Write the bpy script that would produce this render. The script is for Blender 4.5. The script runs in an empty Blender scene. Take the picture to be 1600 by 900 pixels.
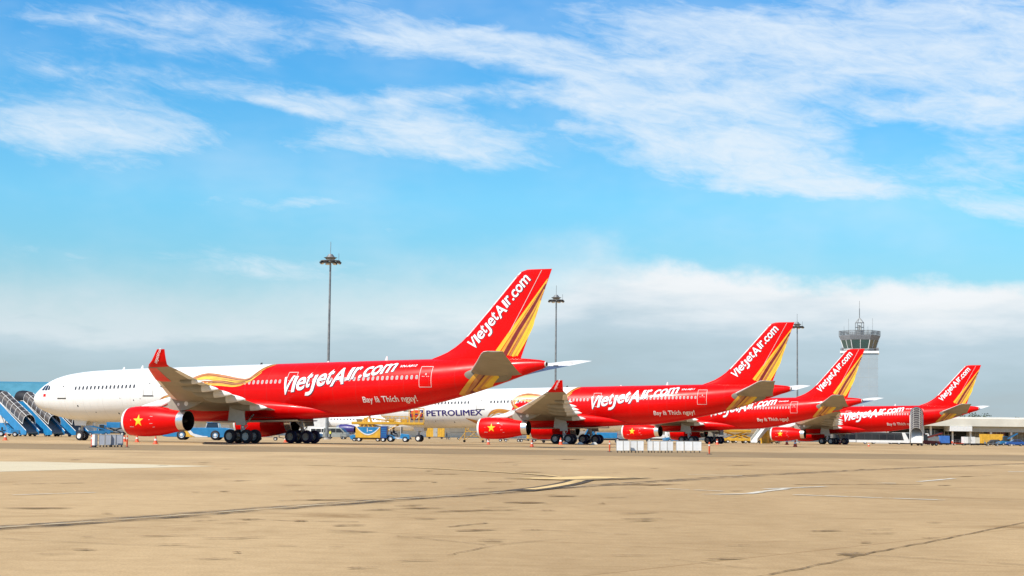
import bpy, bmesh, math, random
from mathutils import Vector, Matrix, Euler
rnd = random.Random(7)
R = math.radians
S = bpy.context.scene
COL = S.collection

# ------------------------------------------------------------------ camera
F, PITCH, ROLL, HC = 2685.1, 0.0856, 0.0119, 1.10
cd = bpy.data.cameras.new('camera'); cam = bpy.data.objects.new('camera', cd); COL.objects.link(cam)
cd.sensor_width = 36; cd.lens = 36 * F / 1600; cd.clip_start = 0.1; cd.clip_end = 12000
_r0, _u0, _f0 = Vector((1, 0, 0)), Vector((0, -math.sin(PITCH), math.cos(PITCH))), Vector((0, math.cos(PITCH), math.sin(PITCH)))
_rt = _r0 * math.cos(ROLL) + _u0 * math.sin(ROLL); _up = -_r0 * math.sin(ROLL) + _u0 * math.cos(ROLL)
cam.matrix_world = Matrix(((_rt.x, _up.x, -_f0.x, 0), (_rt.y, _up.y, -_f0.y, 0), (_rt.z, _up.z, -_f0.z, HC), (0, 0, 0, 1)))
S.camera = cam

def ray(px, py):
    return (_f0 + _rt * ((px - 800) / F) + _up * ((450 - py) / F)).normalized()
def ground(px, py):                      # surveyed point of the apron
    d = ray(px, py); t = -HC / d.z
    return Vector((d.x * t, d.y * t, 0))
def gx(px, Z):                           # x on the apron at distance Z
    X = (px - 800) / F * Z
    for _ in range(4):
        P = Vector((X, Z, -HC)); dd = P.dot(_f0)
        X += (px - 800 - F * P.dot(_rt) / dd) / F * Z
    return X
def hz(py, px, Z):                       # height of a point seen at px,py, Z metres off
    d = ray(px, py); return HC + d.z * Z / d.y

# ------------------------------------------------------------------ sun, exposure
SUN_DIR = Vector((-0.50, -0.42, 0.76)).normalized()      # towards the sun
sl = bpy.data.lights.new('sun', 'SUN'); sl.energy = 4.9; sl.angle = R(0.5); sl.color = (1, .95, .87)
so = bpy.data.objects.new('sun', sl); COL.objects.link(so)
so.rotation_euler = SUN_DIR.to_track_quat('Z', 'Y').to_euler(); so.location = (0, 0, 200)
S.view_settings.view_transform = 'Standard'; S.view_settings.look = 'None'
S.view_settings.exposure = 0.27; S.view_settings.gamma = 1; S.view_settings.use_curve_mapping = False
S.cycles.max_bounces = 6; S.cycles.diffuse_bounces = 3; S.cycles.glossy_bounces = 3
S.cycles.transmission_bounces = 4; S.cycles.transparent_max_bounces = 6
S.cycles.use_denoising = True

# ------------------------------------------------------------------ sky
class NT:
    def __init__(s, tree): s.t = tree
    def n(s, typ, **kw):
        x = s.t.nodes.new(typ)
        for k, v in kw.items(): setattr(x, k, v)
        return x
    def put(s, sock, v):
        if v is None: return
        if hasattr(v, 'is_output') or isinstance(v, bpy.types.NodeSocket): s.t.links.new(v, sock)
        else: sock.default_value = v
    def m(s, op, a, b=None, c=None, clamp=False):
        x = s.n('ShaderNodeMath', operation=op, use_clamp=clamp)
        s.put(x.inputs[0], a); s.put(x.inputs[1], b); s.put(x.inputs[2], c)
        return x.outputs[0]
    def mr(s, v, a, b, c=0., d=1., smooth=False):
        x = s.n('ShaderNodeMapRange', interpolation_type='SMOOTHSTEP' if smooth else 'LINEAR')
        for k, w in zip(range(5), (v, a, b, c, d)): s.put(x.inputs[k], w)
        return x.outputs[0]
    def noise(s, vec, scale, detail=4., rough=.55, dist=0.):
        x = s.n('ShaderNodeTexNoise'); s.put(x.inputs['Vector'], vec)
        x.inputs['Scale'].default_value = scale; x.inputs['Detail'].default_value = detail
        x.inputs['Roughness'].default_value = rough; x.inputs['Distortion'].default_value = dist
        return x.outputs[0]
    def mix(s, f, a, b, mode='MIX'):
        x = s.n('ShaderNodeMix', data_type='RGBA', blend_type=mode)
        s.put(x.inputs[0], f)
        for k, v in ((6, a), (7, b)):
            s.put(x.inputs[k], (*v, 1) if isinstance(v, tuple) and len(v) == 3 else v)
        return x.outputs[2]
    def xyz(s, x, y, z):
        c = s.n('ShaderNodeCombineXYZ'); s.put(c.inputs[0], x); s.put(c.inputs[1], y); s.put(c.inputs[2], z)
        return c.outputs[0]
    def ramp(s, v, stops, interp='LINEAR'):
        x = s.n('ShaderNodeValToRGB'); s.put(x.inputs[0], v); e = x.color_ramp.elements; x.color_ramp.interpolation = interp
        while len(e) < len(stops): e.new(.5)
        for k, (p, c) in enumerate(stops):
            e[k].position = p; e[k].color = (*c, 1) if isinstance(c, tuple) else (c, c, c, 1)
        return x.outputs[0]

def lin(r, g, b):
    f = lambda c: c / 12.92 if c <= .04045 else ((c + .055) / 1.055) ** 2.4
    return (f(r / 255), f(g / 255), f(b / 255))

SKY_STRENGTH = 0.10
EXPO = 2 ** S.view_settings.exposure
def skyc(r, g, b): return tuple(c / EXPO / SKY_STRENGTH for c in lin(r, g, b))
W = bpy.data.worlds.new('World'); S.world = W; W.use_nodes = True
wt = W.node_tree; wt.nodes.clear(); T = NT(wt)
sky = T.n('ShaderNodeTexSky', sky_type='NISHITA', sun_disc=False)
sky.sun_elevation = math.asin(SUN_DIR.z); sky.sun_rotation = math.atan2(SUN_DIR.x, SUN_DIR.y)
sky.air_density = 1.0; sky.dust_density = 0.6; sky.ozone_density = 2.0
tc = T.n('ShaderNodeTexCoord'); sp = T.n('ShaderNodeSeparateXYZ'); wt.links.new(tc.outputs['Generated'], sp.inputs[0])
dx, dy, dz = sp.outputs
az = T.m('MULTIPLY', T.m('ARCTAN2', dx, dy), 10.)                       # tenths of a radian of azimuth
hl = T.m('SQRT', T.m('ADD', T.m('MULTIPLY', dx, dx), T.m('MULTIPLY', dy, dy)))
el = T.m('MULTIPLY', T.m('DIVIDE', dz, T.m('MAXIMUM', hl, .05)), 10.)
P0 = T.xyz(az, el, 0.)
# wind-torn distortion of the cloud field
n1 = T.n('ShaderNodeTexNoise'); wt.links.new(T.xyz(T.m('MULTIPLY', az, .55), el, 3.), n1.inputs['Vector'])
n1.inputs['Scale'].default_value = 1.6; n1.inputs['Detail'].default_value = 6; n1.inputs['Roughness'].default_value = .6
vs = T.n('ShaderNodeVectorMath', operation='SUBTRACT'); wt.links.new(n1.outputs['Color'], vs.inputs[0]); vs.inputs[1].default_value = (.5, .5, .5)
vm = T.n('ShaderNodeVectorMath', operation='MULTIPLY'); wt.links.new(vs.outputs[0], vm.inputs[0]); vm.inputs[1].default_value = (1.2, .36, 0)
va = T.n('ShaderNodeVectorMath', operation='ADD'); wt.links.new(P0, va.inputs[0]); wt.links.new(vm.outputs[0], va.inputs[1])
PD = va.outputs[0]
def sky_pos(px, py):
    d = ray(px, py); return math.atan2(d.x, d.y) * 10, d.z / math.hypot(d.x, d.y) * 10
CLOUDS = [(310, 45, 260, 48, 3, .74), (60, 60, 120, 60, 10, .25), (100, 190, 210, 85, 8, .62), (40, 215, 170, 36, 0, .38), (260, 200, 130, 60, 0, .25), (600, 150, 380, 24, 2, .62), (450, 150, 160, 22, 8, .4),
          (660, 228, 240, 34, 2, 1.1), (560, 180, 150, 30, 14, .5), (700, 55, 240, 50, 16, .75), (850, 95, 240, 34, 12, .7), (1090, 190, 190, 95, 10, .95),
          (1250, 210, 150, 90, 20, .55), (1180, 255, 270, 46, 8, .85), (1460, 60, 300, 100, 0, .95), (1180, 70, 330, 70, 0, .72), (1560, 110, 160, 110, 0, .4), (1500, 180, 130, 22, 3, .75), (1570, 140, 80, 80, 0, .75),
          (1570, 270, 90, 50, 0, .6), (1350, 305, 200, 20, 6, .75), (1590, 335, 110, 18, 4, .6), (440, 320, 110, 14, 0, .55), (890, 207, 46, 12, 5, .7), (590, 365, 70, 14, 0, .3),
          (50, 400, 120, 14, 0, .4), (920, 165, 170, 18, 4, .5), (1000, 30, 200, 40, 4, .55), (330, 400, 190, 22, 0, .25), (530, 420, 240, 26, 0, .35)]
dens = None
for (px, py, rx, ry, rot, st) in CLOUDS:
    cx, cy = sky_pos(px, py)
    mp = T.n('ShaderNodeMapping', vector_type='TEXTURE')
    wt.links.new(PD, mp.inputs[0]); mp.inputs[1].default_value = (cx, cy, 0)
    mp.inputs[2].default_value = (0, 0, R(-rot)); mp.inputs[3].default_value = (rx * 10 / F, ry * 10 / F, 1)
    ln = T.n('ShaderNodeVectorMath', operation='LENGTH'); wt.links.new(mp.outputs[0], ln.inputs[0])
    b = T.mr(ln.outputs['Value'], 1.6, 0., 0., st, True)
    dens = b if dens is None else T.m('ADD', dens, b)
wisp = T.noise(T.xyz(T.m('ADD', T.m('MULTIPLY', az, .62), T.m('MULTIPLY', el, .25)), T.m('ADD', T.m('MULTIPLY', el, 1.8), T.m('MULTIPLY', az, .22)), 0.), 2.4, 10., .62, .7)
fine = T.noise(T.xyz(T.m('MULTIPLY', az, .7), T.m('ADD', T.m('MULTIPLY', el, 2.2), T.m('MULTIPLY', az, .35)), 5.), 6.5, 9., .66, .9)
dn = T.m('ADD', T.m('MULTIPLY', T.m('MINIMUM', dens, 1.05), .80), T.m('ADD', T.m('MULTIPLY', T.m('SUBTRACT', wisp, .5), 1.5), T.m('MULTIPLY', T.m('SUBTRACT', fine, .5), .85)))
gate = T.mr(dens, .0, .4, 0., 1., True)
veil = T.mr(T.noise(T.xyz(T.m('MULTIPLY', az, .5), el, 2.), .9, 5., .6), .42, .8, 0., .34, True)
mask = T.m('MAXIMUM', T.m('MULTIPLY', T.mr(dn, .02, 1.22, 0., .95, True), gate), veil)
# clear-sky colour: the sky model, saturated by elevation
tint = T.ramp(T.mr(el, 0., 8.), [(0., (.72, .78, .76)), (.09, (.62, .92, 1.0)), (.17, (.55, 1.14, 1.30)), (.34, (.25, .97, 1.42)), (.48, (.30, .82, 1.2)), (1., (.75, .85, .95))])
base = T.mix(1., sky.outputs[0], tint, 'MULTIPLY')
SKY_GAIN = 1.04
g = T.n('ShaderNodeVectorMath', operation='SCALE'); wt.links.new(base, g.inputs[0]); g.inputs['Scale'].default_value = SKY_GAIN
col = T.mix(mask, g.outputs[0], T.mix(T.mr(el, .8, 2.6), skyc(232, 244, 252), skyc(222, 238, 254)))
# the low cloud bank over the horizon
topline = T.ramp(T.mr(az, -3., 3.), [(p, v) for p, v in [(0., .78), (.2, .74), (.36, .80), (.50, .86), (.535, .93), (.58, 1.04), (.68, .97), (.8, .90), (1., .85)]])
bn = T.noise(T.xyz(T.m('MULTIPLY', az, 1.), T.m('MULTIPLY', el, 1.6), 9.), 2.6, 7., .6)
edge = T.m('ADD', T.m('SUBTRACT', topline, el), T.m('MULTIPLY', T.m('SUBTRACT', bn, .5), .30))
soft = T.mr(az, .15, .9, .34, .07)                         # the left of the bank is veiled, the right one crisp
bank = T.m('MULTIPLY', T.mr(edge, T.m('MULTIPLY', soft, -1.), soft, 0., 1., True), T.mr(az, -1., .6, .90, .97))
bshape = T.noise(T.xyz(T.m('MULTIPLY', az, .5), T.m('MULTIPLY', el, 2.2), 1.), 3., 5., .55)
thick = T.ramp(T.mr(az, -3., 3.), [(0., .19), (.3, .20), (.47, .22), (.56, .24), (.7, .26), (1., .24)])
hue = T.m('SUBTRACT', T.m('ADD', 1., T.m('MULTIPLY', T.m('SUBTRACT', bshape, .5), .62)), T.m('MULTIPLY', T.m('MAXIMUM', T.m('SUBTRACT', topline, el), 0.), T.m('DIVIDE', .30, thick)))
hue = T.m('MINIMUM', hue, T.mr(az, -1.6, .9, .74, 1.))
bcol = T.ramp(hue, [(0., skyc(176, 190, 196)), (.30, skyc(178, 200, 211)), (.56, skyc(192, 212, 224)), (.76, skyc(224, 234, 241)), (.9, skyc(241, 245, 248)), (1., skyc(245, 248, 251))])
col = T.mix(bank, col, bcol)
bg = T.n('ShaderNodeBackground'); wt.links.new(col, bg.inputs[0]); bg.inputs[1].default_value = SKY_STRENGTH
ow = T.n('ShaderNodeOutputWorld'); wt.links.new(bg.outputs[0], ow.inputs[0])

# ------------------------------------------------------------------ materials
def mat(name, col, rough=.5, metal=0., coat=0., var=.10, scale=1.5, spec=.5, alpha=1.):
    m = bpy.data.materials.get(name)
    if m: return m
    m = bpy.data.materials.new(name); m.use_nodes = True; t = NT(m.node_tree)
    b = m.node_tree.nodes['Principled BSDF']
    c = t.n('ShaderNodeTexCoord').outputs['Object']
    nz = t.noise(c, scale, 5., .6)
    dark = tuple(v * (1 - var * 2) for v in col); lite = tuple(min(1, v * (1 + var)) for v in col)
    t.put(b.inputs['Base Color'], t.mix(t.mr(nz, .3, .7), dark, lite))
    t.put(b.inputs['Roughness'], t.mr(nz, .3, .7, max(0.02, rough * .85), min(1, rough * 1.2)))
    b.inputs['Metallic'].default_value = metal; b.inputs['Coat Weight'].default_value = coat
    b.inputs['Coat Roughness'].default_value = .08; b.inputs['Specular IOR Level'].default_value = spec
    b.inputs['Alpha'].default_value = alpha
    return m
RED = (.72, .002, .002)
WHITE = (.80, .79, .76)
M_red = mat('red paint', RED, .36, 0, .06, .06, .8, .14)
M_white = mat('white paint', WHITE, .34, 0, .4, .035, .8)
M_letter = mat('white lettering', (.86, .85, .84), .4, 0, .2, .02)
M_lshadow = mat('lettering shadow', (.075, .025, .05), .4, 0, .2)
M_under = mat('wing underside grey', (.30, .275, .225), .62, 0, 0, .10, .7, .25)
M_scuff = mat('bare scuff plate', (.24, .215, .17), .5, .3, 0, .1)
M_grey = mat('grey paint', (.43, .43, .40), .45, 0, .1, .08)
M_silver = mat('bare metal', (.72, .70, .67), .28, .9, 0, .06)
M_gold = mat('gold stripe', (.68, .33, .035), .35, 0, .4, .06)
M_yellowg = mat('yellow stripe', (.80, .50, .03), .35, 0, .4, .05)
M_orange = mat('bronze stripe', (.46, .17, .05), .35, 0, .4, .08)
M_maroon = mat('maroon stripe', (.20, .012, .012), .35, 0, .4, .08)
M_black = mat('black', (.008, .008, .009), .5)
M_tyre = mat('tyre rubber', (.012, .012, .022), .75, var=.2)
M_tcover = mat('navy tyre cover', (.012, .010, .060), .6, var=.2)
M_glass = mat('dark glass', (.02, .024, .03), .08, 0, .5, .05)
M_wpane = mat('cabin pane', (.055, .055, .06), .2, 0, .2)
M_shade = mat('window shade', (.36, .33, .32), .5)
M_frame = mat('window surround', (.64, .40, .38), .4)
M_dline = mat('grey seam line', (.36, .35, .33), .5)
M_pline = mat('pale door outline', (.80, .55, .52), .5)
M_star = mat('yellow star', (.95, .60, .02), .4, 0, .3, .03)
M_navy = mat('navy lettering', (.03, .02, .16), .4)
M_blue = mat('blue vehicle paint', (.018, .215, .47), .35, 0, .4, .10)
M_dblue = mat('deep blue paint', (.015, .075, .28), .4, 0, .2, .1)
M_yellow = mat('yellow vehicle paint', (.72, .40, .035), .45, 0, .2, .12)
M_cream = mat('cream cladding', (.66, .62, .52), .7, var=.06, scale=.25)
M_off = mat('off-white panel', (.74, .73, .70), .55, var=.06)
M_dark = mat('dark chassis', (.03, .03, .032), .6, var=.2)
M_cone = mat('orange cone plastic', (.72, .085, .02), .5)
M_steel = mat('galvanised steel', (.26, .27, .27), .5, .5, 0, .15)
M_canopy = mat('smoked canopy panel', (.085, .07, .06), .25, 0, .3, .25, .9)
M_teal = mat('teal roof sheet', (.05, .22, .31), .5, 0, 0, .08, .3)
M_skin = mat('skin', (.42, .24, .16), .6)
M_cloth = mat('dark work clothes', (.03, .035, .06), .9)
M_vest = mat('hi-vis vest', (.75, .70, .10), .8)
M_tan = mat('concrete wall', (.45, .42, .37), .85, var=.08, scale=.3)

# ------------------------------------------------------------------ mesh builder
class MB:
    def __init__(s): s.v = []; s.f = []; s.mi = []; s.mats = []
    def slot(s, m):
        if m not in s.mats: s.mats.append(m)
        return s.mats.index(m)
    def add(s, vs, fs, m):
        o = len(s.v); k = s.slot(m)
        s.v += [tuple(v) for v in vs]
        for f in fs: s.f.append([i + o for i in f]); s.mi.append(k)
    def box(s, c, d, m, rot=None, taper=None):
        x, y, z = d[0] / 2, d[1] / 2, d[2] / 2
        tx, ty = taper or (1, 1)
        vs = [Vector(p) for p in ((-x, -y, -z), (x, -y, -z), (x, y, -z), (-x, y, -z), (-x * tx, -y * ty, z), (x * tx, -y * ty, z), (x * tx, y * ty, z), (-x * tx, y * ty, z))]
        if rot: E_ = Euler(rot).to_matrix(); vs = [E_ @ v for v in vs]
        s.add([v + Vector(c) for v in vs], [(0, 3, 2, 1), (4, 5, 6, 7), (0, 1, 5, 4), (1, 2, 6, 5), (2, 3, 7, 6), (3, 0, 4, 7)], m)
        return s
    def tube(s, a, b, r, m, n=8, r2=None):
        a, b = Vector(a), Vector(b); d = (b - a).normalized()
        u = d.orthogonal().normalized(); w = d.cross(u); r2 = r if r2 is None else r2
        vs = []
        for p, q in ((a, r), (b, r2)):
            for k in range(n):
                t = 2 * math.pi * k / n; vs.append(p + u * (q * math.cos(t)) + w * (q * math.sin(t)))
        fs = [(k, (k + 1) % n, n + (k + 1) % n, n + k) for k in range(n)] + [tuple(range(n - 1, -1, -1)), tuple(range(n, 2 * n))]
        s.add(vs, fs, m); return s
    def path(s, pts, r, m, n=6):
        for a, b in zip(pts, pts[1:]): s.tube(a, b, r, m, n)
        return s
    def lathe(s, prof, o, ax, m, n=32, ms=None):
        o, ax = Vector(o), Vector(ax).normalized(); u = ax.orthogonal().normalized(); w = ax.cross(u)
        vs = []
        for (a, r) in prof:
            for k in range(n):
                t = 2 * math.pi * k / n; vs.append(o + ax * a + u * (r * math.cos(t)) + w * (r * math.sin(t)))
        b0 = len(s.v); s.v += [tuple(v) for v in vs]
        for i in range(len(prof) - 1):
            q = s.slot(ms[i] if ms else m)
            for k in range(n):
                j = (k + 1) % n
                s.f.append([b0 + i * n + k, b0 + i * n + j, b0 + (i + 1) * n + j, b0 + (i + 1) * n + k]); s.mi.append(q)
        return s
    def prism(s, poly, ax, a0, a1, m):      # polygon in the two other axes, extruded along axis ax
        n = len(poly)
        def p(q, a):
            return {'x': (a, q[0], q[1]), 'y': (q[0], a, q[1]), 'z': (q[0], q[1], a)}[ax]
        s.add([p(q, a0) for q in poly] + [p(q, a1) for q in poly],
              [tuple(range(n - 1, -1, -1)), tuple(range(n, 2 * n))] + [(k, (k + 1) % n, n + (k + 1) % n, n + k) for k in range(n)], m)
        return s
    def loft(s, secs, m, closed=True, caps=True):
        n = len(secs[0]); vs = [p for q in secs for p in q]; fs = []
        for i in range(len(secs) - 1):
            for k in range(n if closed else n - 1):
                j = (k + 1) % n; fs.append((i * n + k, i * n + j, (i + 1) * n + j, (i + 1) * n + k))
        if caps: fs += [tuple(range(n - 1, -1, -1)), tuple(range((len(secs) - 1) * n, len(secs) * n))]
        s.add(vs, fs, m); return s
    def build(s, name, parent=None, smooth=False, bevel=0., fix=True):
        me = bpy.data.meshes.new(name); me.from_pydata(s.v, [], s.f)
        for m in s.mats: me.materials.append(m)
        me.polygons.foreach_set('material_index', s.mi)
        if fix:
            bm = bmesh.new(); bm.from_mesh(me); bmesh.ops.recalc_face_normals(bm, faces=bm.faces); bm.to_mesh(me); bm.free()
        o = bpy.data.objects.new(name, me); COL.objects.link(o)
        if smooth:
            me.polygons.foreach_set('use_smooth', [True] * len(me.polygons))
            try:
                bm = bmesh.new(); bm.from_mesh(me)
                for e in bm.edges:
                    if len(e.link_faces) == 2 and e.calc_face_angle(0) > R(38): e.smooth = False
                bm.to_mesh(me); bm.free()
            except Exception: pass
        if bevel:
            b = o.modifiers.new('bevel', 'BEVEL'); b.width = bevel; b.segments = 2; b.limit_method = 'ANGLE'
        if parent: o.parent = parent
        return o
def tag(o, label, cat, group=None):
    o['label'] = label; o['category'] = cat
    if group: o['group'] = group
    return o
def thing(name, label, cat, loc=(0, 0, 0), rz=0., group=None):
    o = bpy.data.objects.new(name, None); COL.objects.link(o); o.location = loc; o.rotation_euler = (0, 0, rz); o.empty_display_size = .3
    return tag(o, label, cat, group)
def structure(o): o['kind'] = 'structure'; return o
KIDS = {}
def dup(root, loc=None, rz=None, label=None, group=None):
    if not KIDS:
        pass
    def cp(o, parent):
        c = o.copy(); COL.objects.link(c)
        if parent: c.parent = parent
        for ch in o.children: cp(ch, c)
        return c
    r = cp(root, None)
    if loc is not None: r.location = loc
    if rz is not None: r.rotation_euler = (0, 0, rz)
    if label: r['label'] = label
    if group: r['group'] = group
    return r

# ------------------------------------------------------------------ apron
def paved(name, base, lo, hi, stain=.5, big=.02, joints=True):
    m = bpy.data.materials.new(name); m.use_nodes = True; t = NT(m.node_tree); b = m.node_tree.nodes['Principled BSDF']
    c = t.n('ShaderNodeTexCoord').outputs['Object']
    def sc(v):
        x = t.n('ShaderNodeMapping'); t.put(x.inputs[0], c); x.inputs[3].default_value = v; x.inputs[2].default_value = (0, 0, .62); return x.outputs[0]
    a = t.noise(sc((1, .45, 1)), big, 6., .6); d = t.noise(sc((1, .35, 1)), .16, 6., .62, .3); e = t.noise(c, 3.2, 5., .65); g_ = t.noise(c, 42., 3., .7)
    f = t.m('ADD', t.m('MULTIPLY', a, .42), t.m('ADD', t.m('MULTIPLY', d, .38), t.m('MULTIPLY', e, .20)))
    col = t.mix(t.mr(f, .40, .60), lo, hi)
    st = t.mr(t.noise(sc((.55, 1.3, 1)), .33, 7., .66, .8), .54, .76, 0., stain, True)
    col = t.mix(st, col, tuple(v * q for v, q in zip(lo, (.70, .64, .56))))
    drag = t.mr(t.noise(sc((.09, 1.6, 1)), .8, 5., .62, .5), .55, .78, 0., .55, True)        # long scuffs left by traffic
    col = t.mix(drag, col, tuple(v * q for v, q in zip(lo, (.80, .76, .68))))
    pale = t.mr(t.noise(sc((.4, 1.1, 1)), .12, 5., .6, .4), .56, .8, 0., .5, True)
    col = t.mix(pale, col, tuple(min(1, v * 1.13) for v in hi))
    pit = t.noise(sc((.5, 1, 1)), 7., 6., .7)
    col = t.mix(t.mr(pit, .56, .74, 0., .42, True), col, tuple(v * q for v, q in zip(lo, (.72, .66, .58))))
    spk = t.mr(g_, .30, .72, .76, 1.16); col = t.mix(1., col, t.xyz(spk, spk, spk), 'MULTIPLY')
    if joints:
        br = t.n('ShaderNodeTexBrick'); t.put(br.inputs['Vector'], sc((1, 1, 1)))
        br.offset = 0; br.inputs['Scale'].default_value = 1; br.inputs['Mortar Size'].default_value = .022; br.inputs['Brick Width'].default_value = 7.5; br.inputs['Row Height'].default_value = 7.5
        br.inputs['Mortar Smooth'].default_value = .4
        br.inputs['Color1'].default_value = (1, 1, 1, 1); br.inputs['Color2'].default_value = (.955, .955, .95, 1); br.inputs['Mortar'].default_value = (.66, .60, .52, 1)
        col = t.mix(.75, col, br.outputs['Color'], 'MULTIPLY')
    t.put(b.inputs['Base Color'], col)
    t.put(b.inputs['Roughness'], t.mr(d, .3, .7, .72, .95)); b.inputs['Specular IOR Level'].default_value = .08
    bp = t.n('ShaderNodeBump'); bp.inputs['Strength'].default_value = .18; bp.inputs['Distance'].default_value = .02
    t.put(bp.inputs['Height'], t.m('ADD', e, t.m('MULTIPLY', g_, .3))); t.put(b.inputs['Normal'], bp.outputs[0])
    return m
M_apron = paved('apron concrete', None, (.36, .24, .118), (.56, .395, .215), .95)
M_road = paved('service road asphalt', None, (.255, .175, .09), (.33, .235, .13), .3, .03, False)
M_pale = paved('new pale concrete', None, (.54, .45, .30), (.63, .54, .37), .4, .03, False)
def sheet(name, poly, z, m):
    b = MB(); b.add([(p[0], p[1], z) for p in poly], [tuple(range(len(poly)))], m)
    o = b.build(name)
    if o.data.polygons[0].normal.z < 0: o.data.flip_normals()
    return structure(o)
sheet('ground', [(-3000, -300), (3000, -300), (3000, 6000), (-3000, 6000)], 0, M_apron)
sheet('service_road', [(-700, 99), (700, 99), (700, 137), (-700, 137)], .004, M_road)
sheet('pavement', [ground(-60, 721), ground(60, 721.5), ground(200, 725), ground(338, 728.5), ground(150, 733), ground(-60, 739)], .004, M_pale)

def strip(name, pts, w, m, z=.008, label=None, wpx=None):   # a painted or worn line on the apron (pts on the ground)
    b = MB(); L = []; 
    for i, p in enumerate(pts):
        a = pts[max(0, i - 1)]; c = pts[min(len(pts) - 1, i + 1)]
        d = Vector((c[0] - a[0], c[1] - a[1], 0)).normalized(); n = Vector((-d.y, d.x, 0))
        ww = w[i] if isinstance(w, (list, tuple)) else w
        L += [(p[0] + n.x * ww / 2, p[1] + n.y * ww / 2, z), (p[0] - n.x * ww / 2, p[1] - n.y * ww / 2, z)]
    b.add(L, [(2 * i, 2 * i + 2, 2 * i + 3, 2 * i + 1) for i in range(len(pts) - 1)], m)
    o = b.build(name)
    if o.data.polygons[0].normal.z < 0: o.data.flip_normals()
    return structure(o)
def smooth_pts(pts, k=6):
    out = []
    for i in range(len(pts) - 1):
        p0, p1, p2, p3 = [Vector(pts[max(0, min(len(pts) - 1, i + j))]) for j in (-1, 0, 1, 2)]
        for q in range(k):
            u = q / k
            out.append(.5 * ((2 * p1) + (p2 - p0) * u + (2 * p0 - 5 * p1 + 4 * p2 - p3) * u * u + (3 * p1 - p0 - 3 * p2 + p3) * u ** 3))
    out.append(Vector(pts[-1])); return out
def worn(name, col, lo=.42, hi=.6, scale=2.2, rough=.85, mx=1.):
    m = bpy.data.materials.new(name); m.use_nodes = True; t = NT(m.node_tree); b = m.node_tree.nodes['Principled BSDF']
    c = t.n('ShaderNodeTexCoord').outputs['Object']; nz = t.noise(c, scale, 6., .65)
    b.inputs['Base Color'].default_value = (*col, 1); b.inputs['Roughness'].default_value = rough; b.inputs['Specular IOR Level'].default_value = .2
    t.put(b.inputs['Alpha'], t.mr(nz, lo, hi, 0., mx, True))
    return m
M_pyel = worn('worn yellow line paint', (.74, .52, .24), .28, .5, 1.6, mx=.92)
M_pwht = worn('worn white line paint', (.62, .57, .47), .34, .52)
M_pblk = worn('black line surround', (.085, .065, .045), .22, .44, 1.4, mx=.92)
M_mark = worn('tyre rubber marks', (.06, .05, .042), .36, .66, 1.1, mx=.8)
M_crack = worn('crack filler', (.15, .095, .045), .30, .58, 2.5, mx=.8)
M_oil = worn('oil stain', (.17, .10, .04), .30, .60, 1.6, mx=.85)
G = lambda L: [ground(*p) for p in L]
# the taxi line: dark tyre tracks with the paint between them
tl = smooth_pts(G([(-40, 828), (200, 812), (400, 797), (600, 782), (760, 771.5), (880, 762), (1000, 754.5), (1200, 742), (1420, 731.5), (1700, 721)]))
for off, wd, mm in ((-.20, .16, M_mark), (.20, .16, M_mark), (0., .9, worn('scuffed rubber film', (.12, .10, .08), .40, .75, .8, mx=.45))):
    q = []
    for i, p in enumerate(tl):
        d = (tl[min(i + 1, len(tl) - 1)] - tl[max(i - 1, 0)]).normalized(); q.append(p + Vector((-d.y, d.x, 0)) * off)
    strip('tyre_track', q, wd, mm, .008 if abs(off) > .1 else .006)
strip('taxi_line', tl[:34], .14, worn('faded taxi line paint', (.50, .40, .26), .35, .6, 1.5, mx=.8), .012)
lead = smooth_pts(G([(735, 775), (800, 768.8), (850, 763.), (884, 757.2), (902, 752.6), (908, 749.6), (880, 745.8), (830, 741.5), (760, 737), (640, 731), (480, 727)]))
strip('taxi_line', lead[7:31], .62, M_pblk, .016)
strip('taxi_line', lead[9:31], .27, M_pyel, .020)
strip('taxi_line', lead[30:], .5, worn('faint old line', (.20, .15, .09), .36, .62, 1.5, mx=.7), .016)
strip('taxi_line', lead[30:], .2, M_pyel, .020)
sb = [ground(846, 746.5), ground(968, 749.8)]
for t0, t1, mm in ((0, .07, M_pblk), (.075, .73, M_pyel), (.735, .83, M_pblk), (.835, .90, M_pyel), (.905, 1., M_pblk)):
    strip('stop_bar', [sb[0].lerp(sb[1], t0 + (t1 - t0) * q / 4) for q in range(5)], 3.8, mm, .024)
for L, w in (([(1100, 773), (1165, 772), (1195, 768), (1230, 764)], .22), ([(1195, 764.5), (1290, 760.5)], .18), ([(1240, 773.5), (1475, 782)], .20), ([(1075, 742), (1160, 743.5)], .2),
             ([(1370, 755), (1400, 755.5)], .25), ([(1435, 753), (1490, 748)], .2), ([(1040, 764), (1130, 768)], .14), ([(1575, 737), (1640, 738)], .7), ([(150, 770), (20, 774)], .1)):
    strip('white_line', smooth_pts(G(L), 4), w, M_pwht, .010)
for L, w in (([(1170, 906), (1230, 893), (1300, 879), (1345, 868), (1400, 857), (1480, 842), (1620, 813)], .035), ([(1345, 868), (1420, 872), (1500, 877), (1640, 886)], .03),
             ([(700, 868), (790, 851), (900, 842)], .02), ([(300, 815), (380, 812), (470, 815), (560, 816)], .06), ([(760, 818), (700, 824)], .05), ([(620, 838), (760, 852)], .025),
             ([(830, 828), (980, 836)], .025), ([(1240, 757.5), (1440, 757)], .22), ([(20, 757), (130, 755)], .12), ([(1050, 875), (1180, 890)], .014), ([(0, 842), (200, 852), (420, 858)], .02)):
    strip('crack', [p + Vector((rnd.uniform(-.015, .015), rnd.uniform(-.03, .03), 0)) for p in smooth_pts(G(L), 8)], w, M_crack, .009)
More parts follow.
